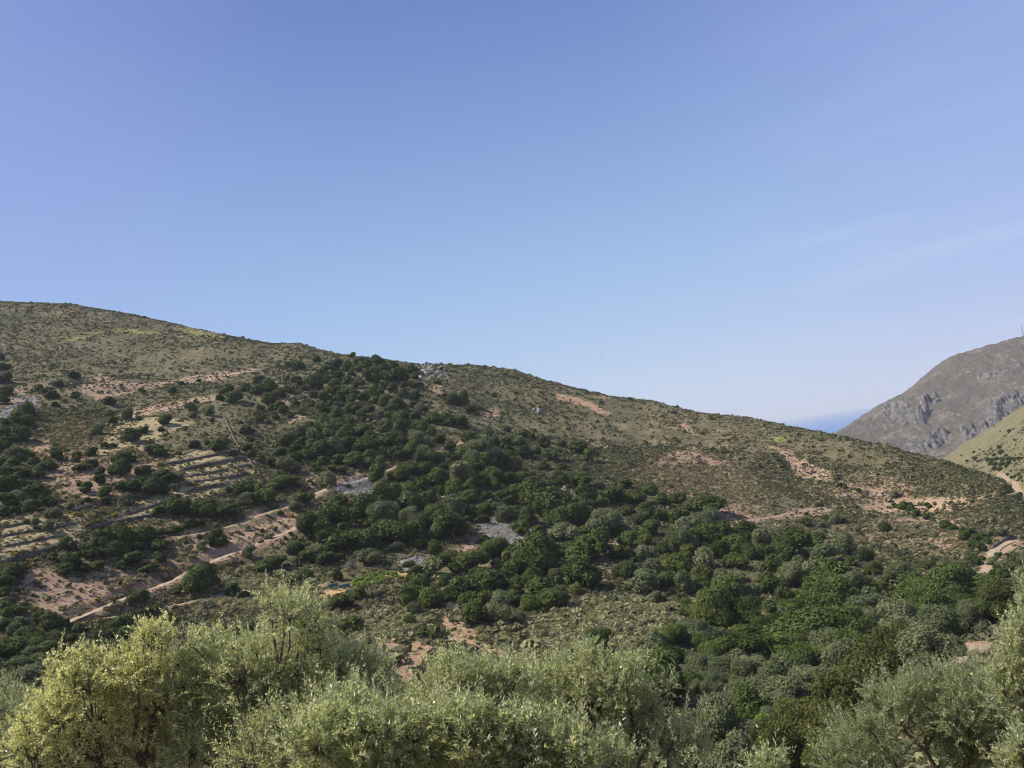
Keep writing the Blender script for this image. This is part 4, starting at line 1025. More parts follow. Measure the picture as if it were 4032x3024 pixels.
crop(1000, 1950, S1, [(730, 690, 105, 'o', 1.35), (340, 740, 100, 'o', 1.0), (1000, 540, 260, 'v', 0.55), (1255, 440, 150, 'v', 0.85), (900, 520, 90, 'v'), (855, 590, 130, 'd', 0.9), (440, 690, 150), (180, 560, 250), (480, 520, 180), (640, 540, 190), (560, 470, 160, 'v'), (370, 440, 180), (1350, 600, 120, 'g', 0.5), (2010, 380, 120), (1590, 460, 160), (1440, 420, 140), (900, 850, 150), (1060, 850, 120, 'v'), (770, 910, 230), (850, 1140, 210), (1350, 880, 170, 'g', 1.2), (1550, 900, 200, 'g', 1.0), (1400, 980, 130, 'v', 1.0), (1350, 1080, 120, 'g'), (1480, 1180, 130, 'g'), (1590, 1180, 140, 'g', 0.7), (1960, 1020, 250, 'o', 1.05), (1730, 960, 120, 'd'), (1360, 1330, 70, 's', 1.1), (1470, 1560, 130, 'o', 0.9), (1750, 1400, 150), (1880, 1400, 130), (1660, 1420, 120, 'v'), (330, 175, 50, 'b'), (70, 300, 70, 's'), (190, 290, 60, 's'), (270, 365, 45, 's'), (1900, 130, 150, 'o', 0.9), (2110, 100, 130, 'v'), (2060, 60, 90, 'v')])
S4 = 2212 / 600.0
crop(3000, 1650, S4, [(1112, 840, 90, 'v', 1.2), (1690, 795, 70, 's'), (1130, 950, 110), (1210, 975, 100), (1395, 1030, 100, 'o'), (1310, 1010, 50, 's'), (310, 670, 100), (240, 590, 90, 'v'), (350, 720, 60), (1510, 1060, 90, 'v'), (1370, 290, 40, 's'), (1930, 1070, 140, 'v', 1.0), (640, 1490, 190), (1090, 1430, 190, 'v', 1.1), (940, 1420, 120), (870, 1530, 140, 'v'), (1400, 1590, 150, 'v'), (1780, 1560, 210, 'o', 0.8), (2060, 1240, 150), (2150, 1290, 120), (760, 840, 50, 's'), (1200, 1460, 110), (850, 890, 60, 's'), (20, 1050, 60, 's')])
S5 = 2212 / 500.0
crop(3532, 1900, S5, [(130, 390, 220), (240, 420, 150), (340, 520, 190), (300, 590, 70, 's'), (520, 590, 180), (640, 640, 130), (840, 720, 220), (1000, 780, 160), (920, 790, 110), (1150, 840, 200), (1280, 850, 190), (1200, 930, 210, 'g'), (1400, 960, 230), (1500, 930, 220), (1580, 1010, 170), (1620, 880, 190, 'v'), (1840, 850, 210, 'v', 0.9), (1430, 1100, 250), (1330, 1050, 200), (660, 900, 150, 'v', 0.9), (680, 1140, 120), (560, 1390, 330), (690, 1480, 180), (90, 1370, 220), (1300, 1290, 220), (1400, 1370, 200), (1110, 1500, 140), (1480, 1310, 140), (510, 1230, 120), (780, 1210, 100, 's'), (1920, 1280, 170), (1780, 1260, 180), (2050, 1320, 160), (1850, 1400, 220, 'v'), (2120, 1400, 180), (1750, 1480, 200), (1960, 1500, 230), (2150, 1530, 200, 'v'), (1680, 1560, 180), (1850, 1600, 250, 'g')])
crop(3532, 1550, S5, [(1185, 1330, 85, 'o', 0.8), (1550, 1450, 85, 'v', 0.8), (1700, 1060, 80), (1780, 930, 110), (1640, 965, 60), (1810, 1000, 120), (1340, 1012, 65), (1125, 1072, 45), (1350, 1130, 110), (1455, 1165, 60), (1225, 1165, 70), (1400, 1180, 70), (1580, 1130, 100), (1650, 1150, 110), (1740, 1130, 110), (1850, 1130, 120), (1950, 1120, 110), (1710, 1210, 120), (1620, 1200, 90), (1830, 1210, 130), (1940, 1190, 120), (2040, 1130, 110), (1700, 1290, 110), (1790, 1290, 110), (1900, 1260, 90), (1960, 650, 90), (2055, 810, 50), (1800, 655, 40), (1690, 565, 30), (2120, 1130, 100), (2180, 1110, 60), (1905, 1060, 80), (1440, 965, 50, 's'), (840, 1195, 120, 'v'), (900, 1230, 70, 's'), (420, 1075, 60, 's'), (660, 1050, 35, 's'),
    (2120, 1390, 90), (2190, 1330, 80), (1990, 1350, 60), (2060, 1440, 90), (2170, 1440, 100), (1920, 1400, 80), (2000, 1450, 80), (2120, 1500, 80), (2190, 1520, 70), (1560, 1050, 50, 's')])
# woods: the outline of each, filled with crowns
WOODS = [
    ('o', [(1100, 1730), (1280, 1650), (1460, 1690), (1660, 1705), (1675, 1775), (1450, 1835), (1320, 1825), (1100, 1790)], 42, 80, {'v': 0.12, 'g': 0.05}),
    ('o', [(1480, 1860), (1700, 1780), (1850, 1720), (2000, 1740), (2010, 2030), (1850, 2050), (1420, 2050), (1290, 1975), (1390, 1955), (1520, 1945)], 56, 86, {'v': 0.16, 'g': 0.06}),
    ('o', [(1170, 2110), (1200, 2050), (1390, 2000), (1800, 2015), (1830, 2060), (1700, 2110), (1560, 2170), (1380, 2180), (1240, 2220), (1165, 2180)], 60, 95, {'v': 0.12, 'g': 0.06}),
    ('o', [(2000, 1985), (2090, 1906), (2195, 1910), (2270, 2020), (2370, 2125), (2310, 2150), (2110, 2120), (2000, 2050)], 62, 100, {'v': 0.05, 'c': 0.0}),
    ('o', [(1650, 2230), (1740, 2190), (2000, 2140), (2330, 2140), (2330, 2280), (2240, 2340), (2130, 2400), (1900, 2410), (1720, 2370), (1620, 2320)], 66, 112, {'v': 0.1, 'g': 0.14}),
    ('s', [(1000, 1500), (1250, 1470), (1400, 1550), (1300, 1640), (1020, 1640)], 48, 52, {'v': 0.15}),
    ('o', [(1250, 1425), (1640, 1440), (1660, 1500), (1640, 1690), (1450, 1640), (1280, 1510)], 44, 64, {'v': 0.15, 's': 0.2}),
    ('v', [(1900, 1660), (2110, 1700), (2340, 1770), (2340, 1860), (2200, 1890), (2050, 1870), (1960, 1760)], 62, 50, {'s': 0.35, 'o': 0.2}),
    ('o', [(2200, 1890), (2330, 1870), (2500, 1900), (2640, 1950), (2780, 1960), (2850, 2050), (2820, 2140), (2600, 2260), (2450, 2240), (2350, 2060)], 66, 88, {'v': 0.24, 'g': 0.16}),
    ('o', [(2480, 2170), (2850, 2090), (3000, 2100), (3200, 2100), (3450, 2200), (3600, 2260), (3480, 2350), (3200, 2400), (3000, 2480), (2720, 2430), (2520, 2320)], 66, 92, {'v': 0.34, 'g': 0.16}),
    ('v', [(2520, 2560), (2700, 2470), (2950, 2480), (3050, 2560), (3000, 2650), (2700, 2700), (2600, 2680)], 76, 118, {'o': 0.35, 'g': 0.1}),
    ('v', [(2560, 2700), (2950, 2640), (3120, 2700), (3100, 2900), (2900, 3010), (2600, 3010)], 104, 170, {'g': 0.12}),
    ('g', [(3050, 2540), (3300, 2380), (3600, 2280), (3900, 2280), (4000, 2330), (3900, 2440), (3800, 2520), (3500, 2560), (3200, 2700), (3080, 2680)], 88, 140, {'v': 0.25, 'o': 0.12}),
    ('v', [(3920, 2190), (4040, 2180), (4040, 2300), (3900, 2290)], 52, 75, {'o': 0.4}),
    ('o', [(1290, 1640), (1480, 1590), (1560, 1640), (1500, 1690), (1320, 1680)], 62, 62, {'v': 0.2}),
    ('v', [(1880, 1670), (1960, 1720), (2100, 1690), (2160, 1720), (2100, 1790), (1990, 1760)], 52, 56, {'o': 0.35}),
    ('o', [(0, 2560), (60, 2460), (180, 2480), (180, 2620), (60, 2700), (0, 2720)], 72, 110, {'v': 0.3}),
]
wr = np.random.RandomState(5)
for nm in ('dirt_track_lower', 'dirt_track_branch', 'dirt_track_middle', 'dirt_track_upper', 'dirt_track_spur'):
    q_ = densify(TRACKS[nm][0], 30)
    for x, y in q_[2:-1]:
        if wr.rand() < 0.34:
            TREES.append(('s' if wr.rand() < 0.75 else 'v', x + wr.uniform(-10, 10), y + wr.choice([-1, 1]) * wr.uniform(8, 17), wr.uniform(18, 40), 0.7))
have = np.array([(t_[1], t_[2], t_[3]) for t_ in TREES if t_[0] != 'b'])
for kind, poly, sp_, wpx, mixk in WOODS:
    p = np.array(poly, float); got = []
    for _ in range(5000):
        x = wr.uniform(p[:, 0].min(), p[:, 0].max()); y = wr.uniform(p[:, 1].min(), p[:, 1].max())
        if not inside(p, np.array([x]), np.array([y]))[0]: continue
        w_ = wpx * math.exp(0.32 * wr.normal())
        if any((x - a) ** 2 + ((y - b_) * 1.45) ** 2 < sp_ ** 2 for a, b_ in got): continue
        if len(have) and (((have[:, 0] - x) ** 2 + ((have[:, 1] - y) * 1.3) ** 2) < (0.42 * have[:, 2] + 0.25 * w_) ** 2).any(): continue
        got.append((x, y)); k = kind; u = wr.rand()
        for kk, pr in mixk.items():
            if u < pr: k = kk; break
            u -= pr
        TREES.append((k, x, y, w_, wr.uniform(0.7, 1.0)))
print('trees', len(TREES))
# the nearer trees of the valley, one by one
S6 = 2208 / 1030.0
NEARTREES = []
def crop_n(ox, oy, sc, items):
    for k, x, y, w_, hr in items:
        NEARTREES.append((k, ox + x / sc, oy + y / sc, w_ / sc, hr))
crop_n(3002, 2250, S6, [('c', 1170, 720, 340, 1.1), ('c', 1000, 830, 430, 1.2), ('c', 740, 1040, 420, 1.1), ('c', 640, 1280, 440, 1.1), ('c', 350, 1370, 460, 1.0), ('c', 180, 1560, 380, 1.0), ('c', 620, 1560, 420, 0.9),
    ('v', 1430, 690, 460, 0.85), ('v', 1590, 620, 300, 0.85), ('v', 1190, 760, 190, 1.3), ('v', 1380, 850, 380, 0.8), ('g', 730, 480, 400, 0.9), ('g', 380, 800, 400, 1.2), ('g', 250, 790, 250, 1.3), ('l', 620, 850, 240, 1.2),
    ('g', 680, 800, 260, 1.1), ('v', 200, 1050, 430, 0.7), ('v', 90, 900, 270, 0.8), ('v', 260, 920, 220, 0.8), ('l', 60, 1290, 260, 1.2), ('g', 230, 1180, 260, 1.0), ('g', 900, 650, 300, 0.8), ('c', 1240, 520, 270, 0.9), ('v', 1530, 490, 300, 0.9),
    ('v', 1760, 440, 290, 1.1), ('c', 2060, 240, 330, 1.1), ('c', 1960, 330, 210, 1.0), ('g', 1800, 330, 260, 0.8), ('o', 360, 560, 300, 0.9), ('g', 560, 600, 230, 0.9), ('v', 650, 640, 220, 0.6), ('g', 980, 540, 260, 0.8), ('g', 1060, 330, 300, 0.9), ('g', 1330, 340, 320, 0.8), ('g', 1560, 330, 230, 0.8),
    ('g', 1080, 470, 260, 0.8), ('d', 1990, 520, 140, 1.2), ('v', 1640, 860, 280, 0.8), ('c', 820, 1350, 420, 0.8), ('c', 1130, 700, 400, 1.0), ('c', 900, 900, 470, 1.0), ('c', 690, 1160, 470, 1.0), ('c', 950, 1130, 330, 0.9), ('c', 480, 1180, 380, 0.9), ('c', 80, 1420, 300, 0.9), ('v', 1080, 1560, 330, 0.8), ('v', 860, 1600, 320, 0.8), ('v', 1250, 1020, 330, 0.8), ('v', 1500, 960, 300, 0.8), ('g', 1150, 620, 240, 0.8), ('v', 1350, 1120, 260, 0.7), ('d', 1930, 660, 90, 1.0)])
crop_n(2000, 2250, S6, [('o', 1340, 720, 330, 1.0), ('o', 1160, 640, 150, 1.0), ('o', 760, 590, 330, 0.8), ('v', 1480, 900, 260, 0.8), ('v', 1690, 790, 220, 1.1), ('o', 1790, 700, 300, 0.9), ('o', 1680, 600, 220, 0.7), ('v', 1760, 960, 220, 0.9), ('v', 1600, 980, 200, 0.9), ('v', 2010, 900, 320, 0.8),
    ('v', 1520, 1150, 300, 0.8), ('v', 1800, 1150, 330, 0.9), ('v', 2060, 1120, 280, 0.9), ('v', 1980, 1400, 340, 0.8), ('v', 1700, 1420, 280, 0.8), ('v', 1300, 920, 180, 0.8), ('v', 1180, 810, 200, 0.7), ('v', 1860, 1560, 320, 0.8), ('d', 40, 730, 130, 0.8), ('o', 1330, 590, 220, 0.8), ('o', 2150, 640, 200, 0.9), ('v', 1500, 1330, 240, 0.8)])
crop_n(0, 2250, S6, [('v', 330, 940, 420, 0.7), ('v', 100, 980, 260, 0.7), ('o', 170, 680, 330, 0.9), ('o', 280, 800, 240, 0.8)])

PLACED = []      # kind, px, py, root object
def plant(kind, px, py, wpx, hr, near=False, rmin=62.0):
    n_ = {'o': OAKS_N, 'v': WILDS_N, 'g': BROADS_N, 'c': CAROBS_N, 'l': LIMES_N, 'd': DEADS} if near else \
         {'o': OAKS, 'v': WILDS, 'g': BROADS, 'c': CAROBS_N, 'l': LIMES_N, 'd': DEADS, 's': BUSHES, 'b': BROOMS}
    if wpx > 120 and not near: n_ = dict(n_, v=WILDS_N, g=BROADS_N, o=OAKS_N if py > 2350 else OAKS)
    hpx = wpx * hr
    h = hit([px], [py + 0.40 * hpx], rmin)[0]
    if np.isnan(h[0]):
        h = hit([px], [py + 0.55 * hpx + 12], rmin)[0]
        if np.isnan(h[0]): return None
    depth = float(h @ FWD)
    wid = wpx / F * depth; hgt = hpx / F * depth
    # keep the crown centre where the photograph has it
    slope_lift = 0.0
    r_ = random.Random(int(px * 7 + py * 13))
    me = r_.choice(n_[kind])
    name, cat, _, grp = NAMES[kind]
    rz = r_.uniform(0, 6.28)
    sx = wid / 2 * r_.uniform(1.08, 1.3); sy = sx * r_.uniform(0.72, 1.15); sz = hgt / 1.12 * r_.uniform(0.66, 0.92)
    if kind in 'sb':
        o = bpy.data.objects.new(name, me); COL.objects.link(o)
        o.location = (h[0], h[1], h[2] - 0.05); o.rotation_euler = (0, 0, rz); o.scale = (sx, sy, sz)
        root = o
    else:
        root = empty(name, (h[0], h[1], h[2] - 0.1), rz)
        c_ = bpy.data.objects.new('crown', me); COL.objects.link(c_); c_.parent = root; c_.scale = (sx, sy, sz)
        k_ = bpy.data.objects.new('trunk', r_.choice(TRUNKS)); COL.objects.link(k_); k_.parent = root; k_.scale = (sx, sy, sz)
    root.rotation_euler = (r_.uniform(-0.14, 0.14), r_.uniform(-0.14, 0.14), rz)
    root['category'] = cat; root['group'] = grp
    PLACED.append([kind, px, py, wpx, root, near])
    return root
order = sorted((i for i, t_ in enumerate(TREES) if t_[0] == 'o'), key=lambda i: -TREES[i][3])
keep_n = 300 - sum(1 for t_ in NEARTREES if t_[0] == 'o')
rest = set(order[keep_n:])
OAK_FAR = [crown_mesh('crown', M_OAK, 340 + i, 1100, 0.115, nl=10, spread=0.64, top=1.1) for i in range(3)]
far_V, far_t = [], []
for i, (k, x, y, w_, hr) in enumerate(TREES):
    if i not in rest:
        plant(k, x, y, w_, hr); continue
    h = hit([x], [y + 0.4 * w_ * hr])[0]
    if np.isnan(h[0]): continue
    dep = float(h @ FWD); wid, hgt = w_ / F * dep, w_ * hr / F * dep
    me = OAK_FAR[i % 3]; v = np.empty(len(me.vertices) * 3, np.float32); me.vertices.foreach_get('co', v); v = v.reshape(-1, 3)
    tt = np.empty(len(me.vertices), np.float32); me.attributes['tint'].data.foreach_get('value', tt)
    a = (i * 2.4) % 6.28; ca_, sa_ = math.cos(a), math.sin(a)
    v = v * np.array([wid / 2 * 1.08, wid / 2 * 1.08, hgt / 1.4]); v = np.stack([v[:, 0] * ca_ - v[:, 1] * sa_, v[:, 0] * sa_ + v[:, 1] * ca_, v[:, 2]], 1) + h - np.array([0, 0, 0.1])
    far_V.append((v, me)); far_t.append(np.clip(tt + 0.25 * ((i * 37) % 10 / 10 - 0.3), 0, 1))
def faces_of(me):
    q = np.empty(len(me.loops), np.int32); me.loops.foreach_get('vertex_index', q); return q.reshape(-1, 4)
if far_V:
    fq = {me.name: faces_of(me) for _, me in far_V}
    V, Q = merge([(v, fq[me.name]) for v, me in far_V])
    tag(mesh_np('small_oak_wood', V, Q, M_OAK, attr={'tint': np.concatenate(far_t)}), 'small dark evergreen oaks making up the farther woods on the hill', 'wood', kind='stuff')
for (k, x, y, w_, hr) in NEARTREES:
    plant(k, x, y, w_ * (1.2 if k == 'c' else 1.0), hr, True, 36.0)
# vines of the small plot
vr = np.random.RandomState(3)
VINE_ME = crown_mesh('vine', M_VINE, 295, 160, 0.2, nl=4, spread=0.4, top=0.9, zmin=0.0, core=0.6)
vp = np.array([(1370, 2310), (1460, 2255), (1560, 2262), (1590, 2275), (1440, 2312)], float)
for row in np.linspace(0, 1, 6):
    for s in np.linspace(0, 1, 15):
        x = 1385 + 190 * s + 14 * row; y = 2306 - 46 * s * (1.0) + (row - 0.5) * 34 - 2 + 3 * vr.normal()
        if not inside(vp, np.array([x]), np.array([y]))[0]: continue
        h = hit([x], [y])[0]
        o = bpy.data.objects.new('grape_vine', VINE_ME); COL.objects.link(o)
        o.location = tuple(h); o.rotation_euler = (0, 0, vr.uniform(0, 6)); q_ = vr.uniform(0.6, 0.95); o.scale = (q_, q_, q_)
        tag(o, 'one of the low bright green grape vines planted in rows in the small plot', 'vine', 'grape vines in the small plot')

# ------------------------------------------------------------------ the olives close to the viewer
def olive_mat(name, up, down, flower, flower_at):
    m, t, b = new_mat(name)
    ti = attr(t, 'tint'); g = nd(t, 'ShaderNodeNewGeometry')
    u = ramp(t, ti.outputs['Fac'], [(0.0, tuple(0.6 * c for c in up)), (0.5, up), (flower_at - 0.03, tuple(1.45 * c for c in up)), (flower_at, flower)])
    d = ramp(t, ti.outputs['Fac'], [(0.0, tuple(0.75 * c for c in down)), (flower_at - 0.03, tuple(1.15 * c for c in down)), (flower_at, flower)])
    c = mixc(t, g.outputs['Backfacing'], u, d)
    link(t, c, b.inputs['Base Color']); b.inputs['Roughness'].default_value = 0.38; b.inputs['Specular IOR Level'].default_value = 0.5
    tr = nd(t, 'ShaderNodeBsdfTranslucent'); mx_ = nd(t, 'ShaderNodeMixShader'); mx_.inputs[0].default_value = 0.45
    link(t, mixc(t, 1.0, c, (1.16, 1.2, 0.65), 'MULTIPLY'), tr.inputs['Color'])
    link(t, b.outputs[0], mx_.inputs[1]); link(t, tr.outputs[0], mx_.inputs[2]); link(t, mx_.outputs[0], t.nodes['Material Output'].inputs['Surface'])
    return m
M_OLIVE = olive_mat('olive_leaves', (0.32, 0.345, 0.185), (0.57, 0.59, 0.42), (0.70, 0.65, 0.34), 0.93)
M_OLIVE_Y = olive_mat('flowering_leaves', (0.385, 0.385, 0.18), (0.56, 0.55, 0.36), (0.85, 0.80, 0.47), 0.72)
M_OLIVE_G = olive_mat('grey_olive_leaves', (0.23, 0.26, 0.13), (0.43, 0.45, 0.31), (0.5, 0.47, 0.25), 0.95)
M_REED = leaf_mat('reed_blades', [(0.0, (0.10, 0.14, 0.06)), (1.0, (0.22, 0.27, 0.12))], 0.25, 0.0)

def olive(label, D, lobes, mat, seed, per=52, leaf=0.040, shoot=(0.24, 0.52), foot_drop=2.2, flowers=0.05, name='olive_tree', cat='tree', group='olive trees near the viewer', nodes=15, trunk_r=0.15, aspect=0.22):
    """lobes: (px, py, radius px[, nearer(-)/farther(+) metres])"""
    r_ = np.random.RandomState(seed)
    C, R = [], []
    for l in lobes:
        dd = l[3] if len(l) > 3 else r_.uniform(-0.5, 0.7) * l[2] / F * D * 1.6
        p = at_dist(l[0], l[1] + (16 if l[1] < 2700 else 0), D + dd); C.append(p); R.append(l[2] * (0.86 if l[1] < 2700 else 1.0) / F * float(p @ FWD))
    C, R = np.array(C), np.array(R)
    cx, cy = C[:, 0].mean(), C[:, 1].mean()
    foot = np.array([cx, cy, float(ground(cx, cy))])
    parts_leaf, tints, branch = [], [], []
    fork = foot + np.array([0, 0, max(0.6, 0.30 * (np.median(C[:, 2]) - foot[2]))])
    trunk = [tube(np.array([foot - [0, 0, 0.3], foot * 0.5 + fork * 0.5 + r_.normal(size=3) * 0.06, fork]), [trunk_r * 1.35, trunk_r, trunk_r * 0.85], 9)]
    nm_ = max(2, min(5, len(C) // 5))
    hub = C[r_.choice(len(C), nm_, replace=False)]
    for _ in range(4):
        own = np.linalg.norm(C[:, None] - hub[None], axis=2).argmin(1)
        hub = np.array([C[own == j].mean(0) if (own == j).any() else hub[j] for j in range(nm_)])
    hubs = fork * 0.45 + hub * 0.55 + np.array([0, 0, -0.15])
    for j in range(nm_):
        m_ = fork * 0.5 + hubs[j] * 0.5 + r_.normal(size=3) * 0.14
        branch.append(tube(np.array([fork - [0, 0, 0.1], fork * 0.7 + m_ * 0.3 + r_.normal(size=3) * 0.04, m_, hubs[j]]), np.array([0.62, 0.55, 0.45, 0.33]) * trunk_r, 7))
    trunk_fork = fork
    for i in range(len(C)):
        fork = hubs[own[i]]
        mid = fork * 0.5 + C[i] * 0.5 + r_.normal(size=3) * 0.2 * R[i] + np.array([0, 0, -0.08])
        q = fork * 0.2 + C[i] * 0.8 + r_.normal(size=3) * 0.12 * R[i]
        path = np.array([fork, fork * 0.75 + mid * 0.25, mid, q, C[i]])
        branch.append(tube(path, np.array([0.30, 0.22, 0.14, 0.09, 0.06]) * trunk_r * 1.2, 6))
        ns = max(14, int(per * 2.6 * (R[i] / 0.55) ** 2.0))
        d = unit(r_.normal(size=(ns, 3)) + np.array([0, 0, 0.25]))
        rad = R[i] * (0.30 + 0.66 * r_.rand(ns) ** 0.6)
        S = C[i] + d * rad[:, None]
        dirs = unit(d * 0.75 + np.array([0, 0, 0.75]) + 0.45 * r_.normal(size=(ns, 3)))
        Ls = r_.uniform(*shoot, ns) * np.clip(R[i] / 0.5, 0.6, 1.2)
        sp_ = (r_.rand(ns) < 0.24) & (d[:, 2] > 0.1)
        S[sp_] = C[i] + d[sp_] * R[i] * 0.9; dirs[sp_] = unit(dirs[sp_] + np.array([0, 0, 0.8])); Ls[sp_] *= r_.uniform(1.0, 1.75, sp_.sum())
        for k in range(0, ns, 4):
            m_ = C[i] * 0.5 + S[k] * 0.5 + r_.normal(size=3) * 0.06 * R[i] - np.array([0, 0, 0.04])
            e = S[k] + dirs[k] * Ls[k] * 0.9
            branch.append(tube(np.array([C[i] + (S[k] - C[i]) * 0.1, m_, S[k], e]), np.array([0.011, 0.008, 0.005, 0.002]) * (D / 16) ** 0.4, 4))
        n = nodes
        tpos = (np.arange(n) + 0.5) / n
        bend = r_.normal(size=(ns, 3)) * 0.10
        P = S[:, None] + dirs[:, None] * (Ls[:, None] * tpos)[..., None] + bend[:, None] * (tpos ** 2)[None, :, None]
        dl = np.repeat(dirs[:, None], n, 1)
        for side in (-1, 1):
            a = unit(np.cross(dl, r_.normal(size=(ns, n, 3))))
            ld = unit(dl * 0.75 + side * a * 0.8 + 0.15 * r_.normal(size=(ns, n, 3)))
            Ll = leaf * r_.uniform(0.75, 1.25, (ns, n, 1)) * (1 - 0.35 * tpos[None, :, None] ** 3)
            nn = unit(np.cross(ld, np.cross(np.array([-0.35, -0.2, 0.8]) + 1.0 * r_.normal(size=(ns, n, 3)), ld)))
            bb = np.cross(nn, ld)
            c0 = P + ld * Ll
            tip, tail = c0 + ld * Ll, c0 - ld * Ll
            wv = bb * Ll * aspect
            V = np.stack([tip, c0 + wv, tail, c0 - wv], 2).reshape(-1, 3)
            parts_leaf.append(V)
            tn = np.clip(0.42 + 0.2 * r_.normal(size=(ns, 1)) + 0.14 * r_.normal(size=(ns, n)), 0, 0.70 if mat is M_OLIVE_Y else 0.9)
            tints.append(np.repeat(tn.reshape(-1), 4))
        # flower tufts in the leaf axils
        nf = int(ns * n * 2 * flowers)
        if nf:
            j = r_.randint(0, ns, nf); kk = r_.randint(n // 3, n, nf)
            fp = P[j, kk] + 0.02 * r_.normal(size=(nf, 3)) * (D / 16)
            V, _q = leaf_quads(r_, fp, r_.normal(size=(nf, 3)), leaf * r_.uniform(0.35, 0.62, nf), 0.85, 1.0)
            parts_leaf.append(V); tints.append(np.full(4 * nf, 1.0))
    root = empty(name, tuple(foot))
    sh = np.array(foot)
    V = np.concatenate(parts_leaf) - sh
    Q = np.arange(len(V)).reshape(-1, 4)
    mesh_np('crown', V, Q, mat, root, attr={'tint': np.concatenate(tints)})
    v, q = merge(trunk); mesh_np('trunk', v - sh, q, M_BARK, root, smooth_=True)
    v, q = merge(branch); mesh_np('branches', v - sh, q, M_BARK, root, smooth_=True)
    print(label[:30], len(Q))
    return tag(root, label, cat, group)

olive('yellow flowering tree in front, brightest of all the near crowns', 16.5,
      [(233, 2605, 72), (285, 2650, 75), (350, 2600, 70), (597, 2530, 88), (560, 2500, 52), (640, 2480, 62), (513, 2610, 100), (653, 2650, 105), (700, 2600, 60), (420, 2700, 110), (327, 2693, 90), (154, 2866, 95), (84, 2926, 70), (233, 2847, 95),
       (466, 2930, 100), (257, 2978, 75), (560, 2760, 110), (380, 2830, 110), (120, 2990, 90), (640, 2800, 80), (560, 2980, 80), (470, 3010, 110), (350, 2960, 100), (620, 2900, 100), (200, 2780, 70), (540, 2680, 100)], M_OLIVE_Y, 401, per=60, leaf=0.031, flowers=0.22, shoot=(0.18, 0.40), aspect=0.32, name='flowering_tree')
olive('large grey green olive with the tall peaked crown, just seaward of the yellow flowering tree', 16.0,
      [(1140, 2415, 95), (1117, 2380, 70), (1065, 2360, 45), (1200, 2380, 55), (1215, 2460, 100), (1262, 2540, 85), (1090, 2560, 105), (816, 2549, 92), (760, 2530, 60), (925, 2570, 80), (1000, 2530, 50), (793, 2670, 140), (956, 2670, 140), (710, 2716, 100), (933, 2810, 150), (793, 2833, 140),
       (910, 2940, 140), (746, 2973, 110), (1047, 2670, 140), (1210, 2646, 130), (1330, 2610, 70), (1397, 2590, 78), (1450, 2570, 62), (1513, 2630, 62), (1397, 2693, 110), (1300, 2716, 120), (1140, 2810, 150), (1060, 2920, 130), (1260, 2820, 110), (1140, 2990, 120), (1480, 2700, 75), (1340, 2830, 125, -1.0), (1230, 2940, 135, -1.0), (1120, 2900, 110, -1.2), (1000, 2990, 120, -1.0)],
      M_OLIVE, 402, per=50)
olive('olive with two rounded tops in front of the red earth bank', 15.0,
      [(1793, 2640, 66), (1770, 2705, 95), (1740, 2625, 42), (1830, 2590, 32), (1910, 2650, 68), (1863, 2716, 105), (2003, 2650, 66), (1980, 2716, 105), (2045, 2620, 42), (1793, 2786, 115), (1653, 2800, 85), (1600, 2830, 70), (1900, 2800, 120), (2040, 2790, 100)], M_OLIVE, 403, per=52)
olive('ragged olive at the seaward end of the near row, sprays sticking up', 15.5,
      [(2233, 2630, 76), (2336, 2590, 66), (2310, 2545, 32), (2373, 2630, 80), (2460, 2610, 58), (2500, 2590, 42), (2280, 2693, 100), (2420, 2693, 100), (2210, 2716, 100), (2120, 2680, 75), (2490, 2716, 75), (2327, 2786, 120), (2466, 2810, 95), (2575, 2815, 60), (2640, 2705, 24),
       (2536, 2880, 100), (2676, 2875, 60), (2723, 2890, 40), (2640, 2950, 95), (2466, 2950, 130), (2280, 2856, 130), (2740, 2980, 60), (2160, 2800, 110)], M_OLIVE, 404, per=52)
olive('closest olive, low pale crown filling the bottom of the view', 10.5,
      [(1373, 2850, 110), (1257, 2940, 110), (1466, 2930, 120), (1606, 2900, 105), (1793, 2880, 105), (1933, 2890, 100), (1700, 2980, 140), (1886, 2985, 140), (1326, 3010, 120), (2120, 2920, 105), (2060, 2985, 120), (2280, 2985, 105), (2420, 3000, 80), (1520, 3030, 130), (2200, 3040, 130)], M_OLIVE, 405, per=120, shoot=(0.2, 0.42))
olive('small grey green olive half hidden behind the yellow flowering tree at the inland end', 20.0,
      [(30, 2810, 85), (100, 2800, 62), (185, 2815, 45), (40, 2930, 125), (-60, 2850, 130), (150, 2900, 80), (30, 3030, 120)], M_OLIVE_G, 406, per=42, leaf=0.036)
olive('broad silvery olive with dark bare limbs showing beneath, uphill side of the valley', 34.0,
      [(3468, 2750, 52), (3430, 2735, 30), (3585, 2750, 72), (3702, 2740, 72), (3772, 2722, 75), (3865, 2730, 85), (3562, 2833, 90), (3678, 2833, 105), (3445, 2894, 80), (3352, 2950, 80), (3305, 2996, 75), (3795, 2833, 105), (3935, 2810, 105), (3818, 2926, 105), (3912, 2940, 95), (3772, 2996, 95), (3960, 2880, 90), (4040, 2850, 100), (3480, 2990, 60)],
      M_OLIVE_G, 407, per=22, leaf=0.075, shoot=(0.4, 0.8), trunk_r=0.2, nodes=14, flowers=0.03)
olive('pale sunlit olive at the seaward edge of the view above the near road', 26.0,
      [(4045, 2285, 30), (4015, 2430, 48), (3975, 2560, 45), (4025, 2577, 80), (3985, 2650, 80), (3945, 2665, 45), (4019, 2483, 62), (4030, 2335, 34), (4036, 2400, 45), (4040, 2670, 100), (4019, 2750, 95), (3950, 2720, 50), (4090, 2560, 120)], M_OLIVE, 408, per=26, leaf=0.055, shoot=(0.3, 0.6), flowers=0.05, nodes=14, aspect=0.26)
